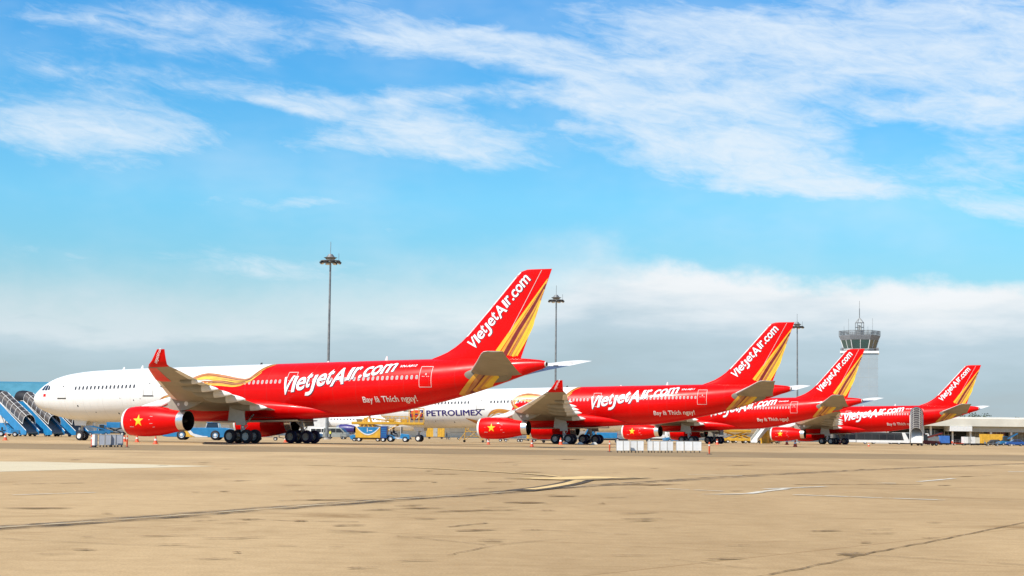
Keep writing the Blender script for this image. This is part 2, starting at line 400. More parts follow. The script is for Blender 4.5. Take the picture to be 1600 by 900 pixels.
def blot(px, py, wx, wy, m=M_oil, tilt=None):           # a long thin stain, pointed at both ends
    tilt = rnd.uniform(-.2, 1.3) if tilt is None else tilt
    n = 9; up = []; lo = []
    for k in range(n + 1):
        f = k / n; e = math.sin(math.pi * f) ** .8; x = px + wx * (2 * f - 1); y = py - tilt * (2 * f - 1) * wx / 40
        up.append(ground(x, y - wy * e * rnd.uniform(.3, 1.))); lo.append(ground(x, y + wy * e * rnd.uniform(.3, 1.) + .05))
    b = MB(); pts = up + lo[::-1]; b.add([(p.x, p.y, .0135 + .0004 * rnd.random()) for p in pts], [(k, k + 1, 2 * n - k, 2 * n + 1 - k) for k in range(n)], m); o = b.build('stain', None, False, 0., False)
    o.data.update()
    if o.data.polygons[4].normal.z < 0: o.data.flip_normals()
    structure(o)
for a in ((1330, 867, 26, 2.6, M_crack), (745, 829.5, 36, 1.3), (545, 822, 28, 1.0), (167, 803.5, 10, .8), (370, 864.5, 8, 1.2), (500, 782, 70, 1.0), (390, 812.5, 16, .8), (555, 832.5, 36, .8),
          (270, 838, 55, 1.1), (660, 795, 36, 1.0), (720, 799, 50, 1.0), (880, 776, 26, .8), (830, 829, 18, .9), (470, 815, 12, .8), (610, 753, 70, .7), (940, 788, 7, 1.4), (60, 795, 60, .9), (1500, 745, 60, .5), (855, 798.5, 14, .7),
          (820, 786, 36, 1.3), (1012, 758, 55, 1.2), (890, 718, 26, .5), (780, 753.5, 26, .8)): blot(*a)
for k in range(80):
    py = rnd.choice((rnd.uniform(716, 770), rnd.uniform(760, 850), rnd.uniform(770, 895))); q = (py - 690) / 100
    blot(rnd.gauss(760, 420), py, rnd.uniform(7, 34) * (.5 + q * .5), rnd.uniform(.25, .75) * (.4 + q * .6), M_oil if k % 3 else M_crack)

# ------------------------------------------------------------------ airliner
X0 = 32.04                                        # main gear station = origin of the aircraft frame
TOP = [(0, 4.46), (.12, 4.86), (.4, 5.2), (.8, 5.5), (1.36, 5.84), (2.1, 6.28), (3.13, 6.74), (4.1, 7.02), (5.18, 7.24), (7.04, 7.48), (9.07, 7.62), (11.6, 7.70), (15, 7.80), (21.6, 7.93), (27, 8.04), (32, 8.14), (37.4, 8.25),
       (42, 8.33), (47.3, 8.42), (50, 8.46), (53, 8.50), (56, 8.52), (58.9, 8.52), (60.4, 8.46), (62., 8.36), (62.7, 8.24), (63.0, 8.16)]
BOT = [(0, 4.40), (.12, 4.1), (.4, 3.81), (.8, 3.52), (1.19, 3.3), (2.54, 2.84), (3.88, 2.51), (5.59, 2.23), (7.82, 2.06), (10, 2.03), (12.6, 2.10), (20, 2.28), (30, 2.49), (36, 2.62), (41, 2.74), (43.5, 2.84), (45.9, 3.14), (48, 3.48),
       (50.2, 3.93), (52.7, 4.46), (54.9, 5.02), (57, 5.62), (59.3, 6.36), (61.3, 7.0), (62.7, 7.48), (63.0, 7.58)]
WID = [(0, .03), (.12, .42), (.4, .78), (.8, 1.1), (1.36, 1.45), (2.1, 1.8), (3.13, 2.15), (4.1, 2.39), (5.18, 2.58), (7., 2.76), (9, 2.82), (43, 2.82), (46, 2.74), (49, 2.54), (52, 2.22), (55, 1.80), (58, 1.28), (60.4, .82), (62, .52), (63, .29)]
def tab(T_, x):
    if x <= T_[0][0]: return T_[0][1]
    for (a, p), (b, q) in zip(T_, T_[1:]):
        if x <= b: return p + (q - p) * (x - a) / (b - a)
    return T_[-1][1]
def sm(T_, x, h=.5):
    h = min(h, .18 + x * .1); return (tab(T_, x - h) + 2 * tab(T_, x) + tab(T_, x + h)) / 4 if .1 < x < 62.9 else tab(T_, x)
def sec(x): 
    t, b = sm(TOP, x, 1.), sm(BOT, x, 1.); return (t + b) / 2, (t - b) / 2, sm(WID, x, 1.)
def side(x, z, e=.012, sg=-1):                      # point of the skin at station x, height z
    zc, h, w = sec(x); t = max(-.995, min(.995, (z - zc) / h)); a = math.asin(t)
    return Vector((x - X0, sg * (w + e) * math.cos(a), zc + (h + e) * math.sin(a)))
def arc(x, s_, e=.012, sg=-1):                      # the same by girth from the middle line
    zc, h, w = sec(x); a = s_ / 2.8
    return Vector((x - X0, sg * (w + e) * math.cos(a), zc + (h + e) * math.sin(a)))

def livery():
    m = bpy.data.materials.new('fuselage livery'); m.use_nodes = True; t = NT(m.node_tree); b = m.node_tree.nodes['Principled BSDF']
    co = t.n('ShaderNodeTexCoord').outputs['Object']; s_ = t.n('ShaderNodeSeparateXYZ'); t.put(s_.inputs[0], co)
    x, z = s_.outputs[0], s_.outputs[2]
    line = t.ramp(t.m('DIVIDE', z, 10.), [(0., 22.2 / 64), (.30, 22.2 / 64), (.45, 22.8 / 64), (.55, 23.2 / 64), (.62, 24.5 / 64), (.645, 29.6 / 64), (.66, 30.6 / 64), (.70, 31.2 / 64), (.80, 32.2 / 64), (.85, 32.8 / 64)])
    fac = t.mr(t.m('ADD', x, X0), t.m('SUBTRACT', t.m('MULTIPLY', line, 64.), .015), t.m('ADD', t.m('MULTIPLY', line, 64.), .015))
    nz = t.noise(co, .7, 5., .6); n2 = t.mr(nz, .3, .7)
    streak = t.noise(t.xyz(t.m('MULTIPLY', x, 2.2), 0., t.m('MULTIPLY', z, .25)), 1.4, 4., .6)
    wh = t.mix(t.mr(streak, .55, .75, 0., .35), t.mix(n2, tuple(v * .95 for v in WHITE), WHITE), (.62, .59, .52))
    rd = t.mix(t.mr(streak, .5, .8, 0., .3), t.mix(n2, tuple(v * .90 for v in RED), RED), (.50, .004, .005))
    # frame seams every 2.1 m
    seam = t.mr(t.m('ABSOLUTE', t.m('SUBTRACT', t.m('FRACT', t.m('DIVIDE', t.m('ADD', x, 60.), 2.65)), .5)), .490, .497)
    lap = t.mr(t.m('ABSOLUTE', t.m('SUBTRACT', t.m('FRACT', t.m('DIVIDE', t.m('SUBTRACT', z, t.m('MULTIPLY', x, .0217)), 1.37)), .5)), .492, .498)
    cc = t.mix(fac, wh, rd)
    t.put(b.inputs['Base Color'], t.mix(t.m('MULTIPLY', t.m('MAXIMUM', seam, lap), .24), cc, (.12, .09, .08)))
    t.put(b.inputs['Roughness'], t.mr(nz, .3, .7, .27, .40)); b.inputs['Coat Weight'].default_value = .07; b.inputs['Coat Roughness'].default_value = .1; b.inputs['Specular IOR Level'].default_value = .15
    return m
M_liv = livery()

_gl = {}
def glyph(body, off=0.):                             # outline of a text, filled, as (verts, faces) in em units
    k = (body, off)
    if k in _gl: return _gl[k]
    cu = bpy.data.curves.new('tmp', 'FONT'); cu.body = body; cu.size = 1; cu.offset = off; cu.fill_mode = 'FRONT'; cu.resolution_u = 4
    o = bpy.data.objects.new('tmp', cu); COL.objects.link(o)
    bpy.context.view_layer.update(); dg = bpy.context.evaluated_depsgraph_get()
    me = bpy.data.meshes.new_from_object(o.evaluated_get(dg))
    vs = [(v.co.x, v.co.y) for v in me.vertices]; fs = [tuple(p.vertices) for p in me.polygons]
    bpy.data.objects.remove(o); bpy.data.curves.remove(cu); bpy.data.meshes.remove(me)
    _gl[k] = (vs, fs); return _gl[k]
def boxed(body, x0, x1, y0, y1, off=.0, shear=0.):
    vs, fs = glyph(body, off)
    ax, bx = min(v[0] for v in vs), max(v[0] for v in vs); ay, by = min(v[1] for v in vs), max(v[1] for v in vs)
    out = []
    for x, y in vs:
        v = y0 + (y - ay) / (by - ay) * (y1 - y0)
        out.append((x0 + (x - ax) / (bx - ax) * (x1 - x0) + shear * v, v))
    return out, fs
def decal(shapes, mp, m, name, parent, du=.4, dv=.14):
    """flat shapes cut into a fine net and laid on the skin through mp(u, v, layer)"""
    b = MB()
    for k, (vs, fs) in enumerate(shapes):
        bm = bmesh.new(); V = [bm.verts.new((x, y, 0)) for x, y in vs]
        for f in fs:
            try: bm.faces.new([V[i] for i in f])
            except ValueError: pass
        us = [v[0] for v in vs]; ws = [v[1] for v in vs]
        for lo, hi, st, nrm in ((min(us), max(us), du, (1, 0, 0)), (min(ws), max(ws), dv, (0, 1, 0))):
            a = lo + st * .5
            while a < hi:
                bmesh.ops.bisect_plane(bm, geom=bm.verts[:] + bm.edges[:] + bm.faces[:], plane_co=(a * nrm[0], a * nrm[1], 0), plane_no=nrm); a += st
        bm.verts.index_update()
        b.add([mp(v.co.x, v.co.y, k) for v in bm.verts], [tuple(v.index for v in f.verts) for f in bm.faces], m)
        bm.free()
    return b.build(name, parent, fix=False)
def band(b, pts, w, m, mp, k=0, nw=3, sub=8):         # a ribbon along pts laid on the skin through mp
    P_ = smooth_pts([(*p, 0) for p in pts], sub); n = len(P_); vs = []
    for i, p in enumerate(P_):
        d = (P_[min(i + 1, n - 1)] - P_[max(i - 1, 0)]).normalized(); nn = Vector((-d.y, d.x, 0))
        f = i / (n - 1); ww = w if not isinstance(w, (tuple, list)) else tab([(j / (len(w) - 1), q) for j, q in enumerate(w)], f)
        for j in range(nw + 1):
            q = p + nn * (ww * (j / nw - .5)); vs.append(mp(q.x, q.y, k))
    b.add(vs, [(i * (nw + 1) + j, (i + 1) * (nw + 1) + j, (i + 1) * (nw + 1) + j + 1, i * (nw + 1) + j + 1) for i in range(n - 1) for j in range(nw)], m)
# letters of the airline name: (char, u0, u1, v0, v1) in metres along and above the base line
LOGO = [('V', -.02, 1.16, -.12, 1.72), ('ı', 1.24, 1.62, .0, 1.58), ('e', 1.74, 2.80, .0, 1.34), ('t', 2.80, 3.38, .12, 1.74), ('j', 3.0, 3.98, -.66, 1.36), ('e', 4.16, 5.18, -.02, 1.30), ('t', 5.22, 5.86, .0, 1.70),
        ('A', 5.92, 7.48, -.26, 1.66), ('ı', 7.64, 8.02, .04, 1.50), ('r', 8.20, 8.94, .04, 1.46), ('.', 9.00, 9.34, -.02, .34), ('c', 9.42, 10.26, -.06, 1.22), ('o', 10.32, 11.32, -.08, 1.22), ('m', 11.42, 12.86, -.06, 1.24)]
def jshape(shear):                                    # the long hooked j of the name
    L = [(3.83, 1.30), (3.83, .9), (3.83, .4), (3.83, .05), (3.78, -.22), (3.64, -.41), (3.40, -.50), (3.02, -.46)]; wd = [.36, .36, .36, .36, .37, .38, .38, .32]
    vs = []
    for i, p in enumerate(L):
        a, c = Vector(L[max(i - 1, 0)]), Vector(L[min(i + 1, len(L) - 1)]); d = (c - a).normalized(); nn = Vector((-d.y, d.x)) * wd[i] / 2
        for q in (Vector(p) + nn, Vector(p) - nn): vs.append((q.x + shear * q.y, q.y))
    return vs, [(2 * i, 2 * i + 2, 2 * i + 3, 2 * i + 1) for i in range(len(L) - 1)]
def logo_shapes(shear): return [jshape(shear) if c == 'j' else boxed(c, a, b, p, q, .016, shear) for c, a, b, p, q in LOGO]

NACA = lambda t: 5 * (.2969 * math.sqrt(t) - .126 * t - .3516 * t * t + .2843 * t ** 3 - .1036 * t ** 4)
def foil(le, chord, th, inc=0., n=12, camber=.012):
    """wing section: list of (x, z) from trailing edge over the top to the nose and back below"""
    ts = [.5 * (1 - math.cos(math.pi * i / n)) for i in range(n + 1)]
    up = [(t, NACA(t) * th + camber * 4 * t * (1 - t)) for t in ts]; lo = [(t, -NACA(t) * th + camber * 4 * t * (1 - t)) for t in ts]
    L = list(reversed(up)) + lo[1:-1] if False else list(reversed(up)) + lo[1:]
    c, s_ = math.cos(inc), math.sin(inc)
    return [(le[0] + chord * (t * c + z * s_), le[1] + chord * (z * c - t * s_)) for t, z in L]
WING = [(1.6, 21.0, 13.2, .135, 3.75, 3.0), (2.8, 21.8, 12.2, .13, 3.80, 2.8), (6.5, 24.2, 10.2, .12, 4.15, 2.2), (9.9, 26.45, 8.85, .11, 4.45, 1.6), (15, 29.8, 7.0, .105, 4.95, 1.2), (20, 33.1, 5.3, .10, 5.48, .9), (25, 36.35, 3.85, .10, 6.05, .5), (28, 38.35, 2.95, .10, 6.44, .3), (29.25, 39.25, 2.3, .09, 6.62, 0.)]
def wing_at(y):
    a = abs(y)
    for p, q in zip(WING, WING[1:]):
        if a <= q[0]:
            f = (a - p[0]) / (q[0] - p[0]); return [p[i] + (q[i] - p[i]) * f for i in range(6)]
    return list(WING[-1])
FIN_LE = [(8.0, 49.6), (8.52, 50.7), (8.8, 51.55), (9.11, 52.33), (9.6, 53.2), (10.12, 53.93), (10.82, 54.68), (13.59, 57.3), (16.4, 59.88), (16.75, 60.28), (16.95, 60.95)]
fin_le = lambda z: tab(FIN_LE, z)
fin_te = lambda z: 60.43 + (z - 8.64) * .378
def fin_t(x, z):                                     # half thickness of the fin
    l, r = fin_le(z), fin_te(z); ls = max(l, 52.5 + (z - 8.5) * .93); c = r - ls
    t = max(0., min(1., (x - l) / max(.01, r - l))); return max(.012, NACA(t) * .10 * c)
def fin_pt(x, z, e=.012, sg=-1): return Vector((x - X0, sg * (fin_t(min(x, fin_te(z) - .01), z) + e), z))

def make_wheel(b, c, r, w, tm, hub, sg=1):
    h = w / 2
    b.lathe([(-h, r * .55), (-h, r * .80), (-h * .72, r * .96), (-h * .3, r), (h * .3, r), (h * .72, r * .96), (h, r * .80), (h, r * .55)], c, (0, 1, 0), tm, 28)
    for s_ in (-1, 1):
        b.lathe([(s_ * h * .98, r * .56), (s_ * h * .72, r * .50), (s_ * h * .62, r * .34), (s_ * h * .86, r * .30), (s_ * h * .9, r * .14), (s_ * h * .9, 0.001)], c, (0, 1, 0), hub, 20)

def make_airliner(label, loc, rz, group):
    root = thing('airliner', label, 'airplane', loc, rz, group)
    # fuselage skin
    xs = [0, .03, .12, .25, .4, .6, .8, 1.05, 1.36, 1.7, 2.1, 2.6, 3.13, 3.6, 4.1, 4.6, 5.18, 6, 7, 8, 9] + [9 + i * 1.0 for i in range(1, 34)] + [43 + i * .65 for i in range(31)]
    xs = [x for x in xs if x < 62.9] + [63.0]
    b = MB(); secs = []; n = 56
    for x in xs:
        zc, h, w = sec(x)
        secs.append([(x - X0, w * math.cos(2 * math.pi * k / n), zc + h * math.sin(2 * math.pi * k / n)) for k in range(n)])
    b.loft(secs, M_liv); b.build('fuselage', root, True)
    zc, h, w = sec(63.0)
    b = MB(); b.lathe([(-.10, .30), (.12, .27), (.12, .20), (-.15, .18), (-.15, .001)], (63. - X0, 0, zc), (1, 0, -.02), M_grey, 24, [M_grey, M_silver, M_black, M_black]); b.build('exhaust_pipe', root, True)
    # belly fairing
    b = MB(); secs = []
    for i in range(41):
        x = 17.5 + i * .6; f = (x - 17.5) / 24.
        g_ = math.sin(math.pi * min(1, max(0, f)) ** .9); g_ = max(0.01, g_) ** .62
        zb = sec(x)[0] - sec(x)[1]
        top = 2.95 + 1.9 * g_; bot = zb + .30 - .56 * g_; hw = .75 + 2.48 * g_; zm = (top + bot) / 2; hh = (top - bot) / 2
        ring = []
        for k in range(36):
            a = 2 * math.pi * k / 36; c, s_ = math.cos(a), math.sin(a)
            ring.append((x - X0, hw * math.copysign(abs(c) ** .72, c), zm + hh * math.copysign(abs(s_) ** .80, s_)))
        secs.append(ring)
    b.loft(secs, M_liv); b.build('belly_fairing', root, True)
    b = MB(); secs = []
    for x in (25.5, 28, 31, 34, 36.2):
        zb = sec(x)[0] - sec(x)[1] - .30
        secs.append([(x - X0, -1.85, zb + .10), (x - X0, -1.75, zb + .02), (x - X0, -1.6, zb - .03), (x - X0, 1.6, zb - .03), (x - X0, 1.85, zb + .1)])
    b.loft(secs, M_white, False, False); b.build('keel_panel', root, True)
    # cockpit windows
    for poly in ([(2.28, 5.42), (2.62, 5.92), (3.02, 5.98), (2.92, 5.40)], [(3.02, 5.40), (3.12, 5.98), (3.52, 5.97), (3.50, 5.40)], [(3.60, 5.42), (3.62, 5.95), (3.92, 5.80), (3.98, 5.46)]):
        decal([(poly, [(0, 1, 2, 3)])], lambda u, v, k: side(u, v, .014), M_glass, 'cockpit_window', root, .2, .14)
    b = MB()
    for sgn in (-1, 1):
        poly = [(1.82, 5.40, .25), (2.12, 5.82, .22), (2.35, 5.80, .85), (2.10, 5.38, 1.0)]
        b.add([Vector((x - X0 - .03, sgn * yy, z + .10)) for x, z, yy in poly], [(0, 1, 2, 3)], M_glass)
    b.build('windscreen', root)
    # cabin windows, door by door
    wx = [8.0 + i * .533 for i in range(16)] + [19.6 + i * .533 for i in range(29)] + [36.95 + i * .533 for i in range(26)]
    proto = {}
    def window(x, red):
        zc = 5.62 + .0238 * (x - 8.); b = MB(); oc = []; ic = []
        for k in range(12):
            a = 2 * math.pi * k / 12; c, s_ = math.cos(a), math.sin(a)
            ex = lambda q: math.copysign(abs(q) ** .7, q)
            wo = (.145, .205, .105, .16) if red else (.165, .25, .13, .215)
            oc.append(side(x + wo[0] * ex(c), zc + wo[1] * ex(s_), .010)); ic.append(side(x + wo[2] * ex(c), zc + wo[3] * ex(s_), .013))
        o0 = side(x, zc, 0)
        vs = [v - o0 for v in oc + ic]
        b.add(vs, [(k, (k + 1) % 12, 12 + (k + 1) % 12, 12 + k) for k in range(12)], M_frame if red else M_off)
        b.add(vs[12:], [tuple(range(12))], M_shade if red else M_wpane)
        o = b.build('cabin_window', root, fix=False); o.location = o0; return o
    for x in wx:
        red = x > 24
        if 20 < x < 42 and (red, 1) in proto:
            o = proto[(red, 1)].copy(); COL.objects.link(o); o.parent = root; o.location = side(x, 5.62 + .0238 * (x - 8.), 0)
        elif not red and x < 17 and (red, 0) in proto and x > 9.5:
            o = proto[(red, 0)].copy(); COL.objects.link(o); o.parent = root; o.location = side(x, 5.62 + .0238 * (x - 8.), 0)
        else:
            o = window(x, red); proto[(red, 1 if x > 18 else 0)] = o
    # doors
    def door(x0, x1, z0, z1, m, sill):
        b = MB(); t = .036; L = [(x0, z0), (x1, z0), (x1, z1), (x0, z1), (x0, z0)]
        for a, c in zip(L, L[1:]):
            k = 10; d = Vector((c[0] - a[0], c[1] - a[1])).normalized(); nn = Vector((-d.y, d.x)); vs = []
            for i in range(k + 1):
                q = Vector(a).lerp(Vector(c), i / k)
                vs += [side(q.x + nn.x * t * .7, q.y + nn.y * t * .7, .011), side(q.x - nn.x * t * .7, q.y - nn.y * t * .7, .011)]
            b.add(vs, [(2 * i, 2 * i + 2, 2 * i + 3, 2 * i + 1) for i in range(k)], m)
        if sill:
            b.add([side(x0 - .1, z0 - .02, .014), side(x1 + .12, z0 - .02, .014), side(x1 + .12, z0 - .13, .016), side(x0 - .1, z0 - .13, .016)], [(0, 1, 2, 3)], M_dark)
        o = b.build('door', root, fix=False)
        xm, zm = (x0 + x1) / 2 + .05, z0 + 1.25; w = MB()
        w.add([side(xm - .07, zm - .09, .013), side(xm + .07, zm - .09, .013), side(xm + .07, zm + .09, .013), side(xm - .07, zm + .09, .013)], [(0, 1, 2, 3)], M_dark if sill else M_frame)
        w.build('door_window', o, fix=False)
        if not sill:
            for q in (-.35, -.18, .12, .3): w = MB(); w.add([side(xm + q - .05, zm - .25, .013), side(xm + q + .05, zm - .25, .013), side(xm + q + .05, zm - .19, .013), side(xm + q - .05, zm - .19, .013)], [(0, 1, 2, 3)], M_pline); w.build('door_marking', o, fix=False)
    door(5.50, 6.62, 4.58, 6.42, M_dline, True); door(17.35, 18.55, 4.86, 6.60, M_dline, True); door(35.35, 36.45, 5.30, 7.18, M_pline, False); door(50.55, 51.80, 5.67, 7.66, M_pline, False)
    # small hatches and drains along the white nose
    for x, z, r_ in ((8.3, 3.72, .10), (16.0, 4.35, .07), (16.9, 4.5, .05), (14.2, 4.55, .05), (13.5, 2.95, .09), (10.5, 3.05, .06)):
        b = MB(); b.add([side(x + r_ * math.cos(k * .785), z + r_ * math.sin(k * .785), .012) for k in range(8)], [tuple(range(8))], M_dark); b.build('vent', root, fix=False)
    for a in ((1.35, 5.02), ):
        decal([([(2.95, 4.72), (3.42, 4.72), (3.42, 5.03), (2.95, 5.03)], [(0, 1, 2, 3)])], lambda u, v, k: side(u, v, .012), M_red, 'flag_marking', root)
    # gold swoosh across the colour split
    b = MB(); mp = lambda u, v, k: side(u, v, .010 + .003 * k)
    SW = [([(22.9, 5.6), (22.95, 6.1), (23.7, 6.70), (25.1, 7.02), (27.3, 6.82), (29.4, 6.50), (30.5, 6.50), (31.15, 7.0), (31.7, 7.6), (32.3, 8.06)], (.22, .30, .22, .12), M_orange),
          ([(23.0, 5.9), (23.6, 6.45), (25.0, 6.82), (27.2, 6.62), (29.3, 6.36), (30.7, 6.44), (31.45, 7.05), (32.0, 7.65), (32.7, 8.06)], (.16, .26, .2, .16), M_gold),
          ([(23.4, 5.95), (24.6, 6.60), (27.0, 6.44), (29.2, 6.22), (30.6, 6.34), (31.2, 6.6), (31.9, 7.2)], (.16, .34, .14, .06), M_yellowg),
          ([(24.0, 6.3), (26.6, 6.26), (28.8, 6.06), (30.2, 6.16), (31.3, 6.42)], (.12, .2, .10, .04), M_orange),
          ([(24.2, 6.1), (26.6, 6.06), (28.6, 5.86), (30.0, 5.98), (30.9, 6.32)], (.10, .24, .13, .04), M_gold),
          ([(25.2, 5.95), (27.2, 5.88), (28.8, 5.76), (29.9, 5.86)], (.06, .12, .10, .03), M_yellowg),
          ([(23.1, 6.1), (23.0, 5.55), (23.5, 5.05), (24.4, 4.6), (25.6, 4.3)], (.2, .26, .34, .2), M_orange), ([(23.35, 6.0), (23.3, 5.55), (23.8, 5.1), (24.6, 4.75), (25.8, 4.5)], (.14, .2, .22, .14), M_gold)]
    SW += [([(23.2, 6.35), (25.0, 6.93), (27.2, 6.73), (29.4, 6.44), (30.6, 6.47), (31.3, 7.0), (31.85, 7.6), (32.5, 8.06)], (.03, .06, .05, .05), M_maroon), ([(24.2, 6.42), (26.9, 6.53), (29.2, 6.29), (30.6, 6.39), (31.6, 7.05), (32.2, 7.7)], (.02, .05, .05, .03), M_maroon),
           ([(25.0, 6.28), (27.2, 6.34), (29.0, 6.13), (30.3, 6.24)], (.02, .06, .05, .02), M_maroon), ([(25.6, 6.12), (27.2, 6.14), (28.8, 5.96), (30.0, 6.06)], (.02, .06, .05, .02), M_maroon)]
    for k, (p, w_, m) in enumerate(SW): band(b, p, w_, m, mp, k)
    b.build('gold_swoosh', root, fix=False)
    b = MB()
    for k, (p, w_, m) in enumerate([([(19.0, 3.75), (19.7, 4.35), (20.8, 4.62), (22.3, 4.45), (24.5, 4.1)], (.1, .5, .62, .4), M_orange), ([(19.5, 4.1), (20.2, 4.60), (21., 4.78), (22.4, 4.58)], (.1, .14, .14, .1), M_gold), ([(19.5, 3.75), (20.4, 4.3), (21.4, 4.45), (22.8, 4.2)], (.08, .16, .12, .1), M_gold), ([(19.9, 3.7), (20.9, 4.1), (22., 4.2)], (.08, .1, .1), M_maroon)]):
        band(b, p, w_, m, mp, k)
    b.build('bronze_swoosh', root, fix=False)
    # stripes wrapped round the tail cone
    b = MB()
    TS = [((56.6, 7.1), (55.3, 5.75), (53.75, 4.40), M_gold), ((57.0, 7.0), (55.8, 5.7), (54.35, 4.55), M_orange), ((57.35, 6.9), (56.2, 5.75), (54.85, 4.75), M_maroon), ((57.6, 6.85), (56.5, 5.8), (55.3, 4.95), M_gold),
          ((57.9, 6.8), (56.85, 5.85), (55.8, 5.1), M_orange), ((58.2, 6.8), (57.2, 5.95), (56.25, 5.25), M_gold), ((58.5, 6.8), (57.6, 6.1), (56.75, 5.45), M_yellowg)]
    for k, (p, q, r_, m) in enumerate(TS): band(b, [p, q, (q[0] * .35 + r_[0] * .65, q[1] * .35 + r_[1] * .65)], (.34, .36, .40) if m is not M_maroon else (.2, .25, .32), m, lambda u, v, k: side(u, v, .028 + .004 * k), k, 8, 16)
    b.build('tail_stripes', root, fix=False)
    # writing on the fuselage
    def fl(u, v, k, e=.030): x = 34.75 + u; return arc(x, -.46 + .155 * u + v, e + .0015 * k)
    sh = logo_shapes(.20)
    lg = decal(sh, fl, M_letter, 'airline_lettering', root)
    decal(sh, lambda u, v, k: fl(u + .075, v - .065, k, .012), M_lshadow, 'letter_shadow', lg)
    vs, fs = glyph('Bay là Thích ngay!', .012); L_ = max(v[0] for v in vs)
    decal([([(v[0] / L_ * 5.75, v[1] / L_ * 5.75) for v in vs], fs)], lambda u, v, k: side(44.22 + u, 4.16 + .03 * u + v, .012), M_letter, 'slogan_lettering', root, .4, .12)
    # fin, rudder line, stripes and name
    b = MB(); secs = []
    for z in [8.0, 8.3, 8.52, 8.66, 8.8, 8.95, 9.11, 9.35, 9.6, 9.85, 10.12, 10.45, 10.82] + [11.3 + i * .6 for i in range(9)] + [16.4, 16.6, 16.75, 16.88, 16.95]:
        l, r = fin_le(z), fin_te(z); n = 20; ring = []
        ts = [.5 * (1 - math.cos(math.pi * i / n)) for i in range(n + 1)]
        for t in ts: x = l + (r - l) * t; ring.append((x - X0, -fin_t(x, z), z))
        for t in reversed(ts): x = l + (r - l) * t; ring.append((x - X0, fin_t(x, z), z))
        secs.append(ring)
    b.loft(secs, M_red); fin = b.build('fin', root, True)
    b = MB(); secs = []
    for z in [10.6 + i * .5 for i in range(12)] + [16.5, 16.7]:
        l = fin_le(z); secs.append([(l + .16 - X0, -fin_t(l + .16, z) - .006, z), (l - .02 - X0, -.03, z), (l - .02 - X0, .03, z), (l + .16 - X0, fin_t(l + .16, z) + .006, z)])
    b.loft(secs, M_white, False, False); b.build('leading_edge', fin, True)
    fp = lambda u, v, k: fin_pt(u, v, .010 + .003 * k)
    b = MB(); band(b, [(62.55, 16.85), (60.9, 13.9), (59.21, 10.92)], .05, M_pline, fp, 8, 1, 6); b.build('rudder_seam', fin, fix=False)
    b = MB()
    FS = [([(57.95, 9.1), (59.30, 10.9), (61.2, 13.4), (63.15, 16.0)], (.42, .34, .2, .06), M_yellowg), ([(58.35, 8.9), (59.75, 10.95), (61.4, 13.3), (63.1, 15.8)], (.30, .26, .16, .08), M_gold),
          ([(58.7, 8.8), (60.1, 11.0), (61.6, 13.2), (62.98, 15.5)], (.40, .44, .42, .15), M_maroon), ([(59.02, 8.75), (60.35, 10.9), (61.7, 13.0), (62.80, 15.0)], (.12, .22, .16, .10), M_gold),
          ([(59.25, 8.7), (60.6, 10.85), (61.75, 12.7), (62.62, 14.5)], (.18, .24, .18, .10), M_orange), ([(59.5, 8.65), (60.85, 10.8), (61.8, 12.5), (62.4, 13.95)], (.22, .30, .30, .14), M_yellowg),
          ([(59.75, 8.65), (61.0, 10.65), (61.75, 12.1), (62.1, 13.1)], (.14, .16, .14, .08), M_gold), ([(59.95, 8.7), (60.9, 10.3), (61.55, 11.5), (61.85, 12.4)], (.16, .26, .22, .06), M_yellowg)]
    for k, (p, w_, m) in enumerate(FS): band(b, p, w_, m, fp, k)
    b.build('gold_stripes', fin, fix=False)
    q = 9.15 / 13.1; dr = Vector((.668, .744)); nr = Vector((-.744, .668)); o2 = Vector((55.42, 9.28))
    def fm(u, v, k, e=.030):
        p = o2 + dr * (u * q) + nr * (v * q * .90); return fin_pt(p.x, p.y, e + .0015 * k)
    sh2 = logo_shapes(.06)
    lg = decal(sh2, fm, M_letter, 'fin_lettering', root, .5, .5)
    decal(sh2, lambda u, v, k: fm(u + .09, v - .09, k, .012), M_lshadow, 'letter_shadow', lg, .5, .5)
    # fairing where the tailplane meets the cone
    for sg in (-1, 1):
        # tailplane
        b = MB(); secs = []
        TPS = ((.55, 54.9, 5.9, .115, 7.06), (1.2, 55.45, 5.4, .115, 7.16), (3, 56.75, 4.6, .11, 7.48), (6, 58.85, 3.45, .10, 8.0), (8.6, 60.6, 2.45, .10, 8.46), (9.4, 61.25, 2.1, .09, 8.60), (9.7, 61.85, 1.6, .07, 8.65))
        for y, le, ch, th, z in TPS: secs.append([(x - X0, sg * y, zz) for x, zz in foil((le, z), ch, th, R(1.6), 12, -.01)])
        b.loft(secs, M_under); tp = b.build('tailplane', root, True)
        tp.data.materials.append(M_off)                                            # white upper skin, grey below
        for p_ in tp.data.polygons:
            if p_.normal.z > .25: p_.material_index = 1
        b = MB(); secs = []
        for y, le, ch, th, z in TPS[1:-1]: a = foil((le, z), ch, th * 1.06, R(1.6), 12, -.01); secs.append([(x - X0 - .012, sg * y, zz) for x, zz in a[11:14]])
        b.loft(secs, M_off, False, False); b.build('leading_edge', tp, True)
        for yy, xx in ((1.8, 60.1), (3.6, 60.75), (5.6, 61.4), (7.6, 62.0)): b = MB(); b.box((xx - X0, sg * yy, 7.0 + .17 * yy), (.5, .08, .14), M_grey); b.build('elevator_hinge', tp)
        if True:
            pl_ = [(57.5 + 2.3 * math.cos(k * math.pi / 12) * (1. if math.cos(k * math.pi / 12) > 0 else 1.0), 6.90 + .80 * math.sin(k * math.pi / 12) * (1 if math.sin(k * math.pi / 12) < 0 else .75)) for k in range(24)]
            decal([(pl_, [tuple(range(24))])], lambda u, v, k: side(u, v, .014, sg), M_scuff, 'scuff_plate', root, .3, .1)
        # wing
        b = MB(); secs = []
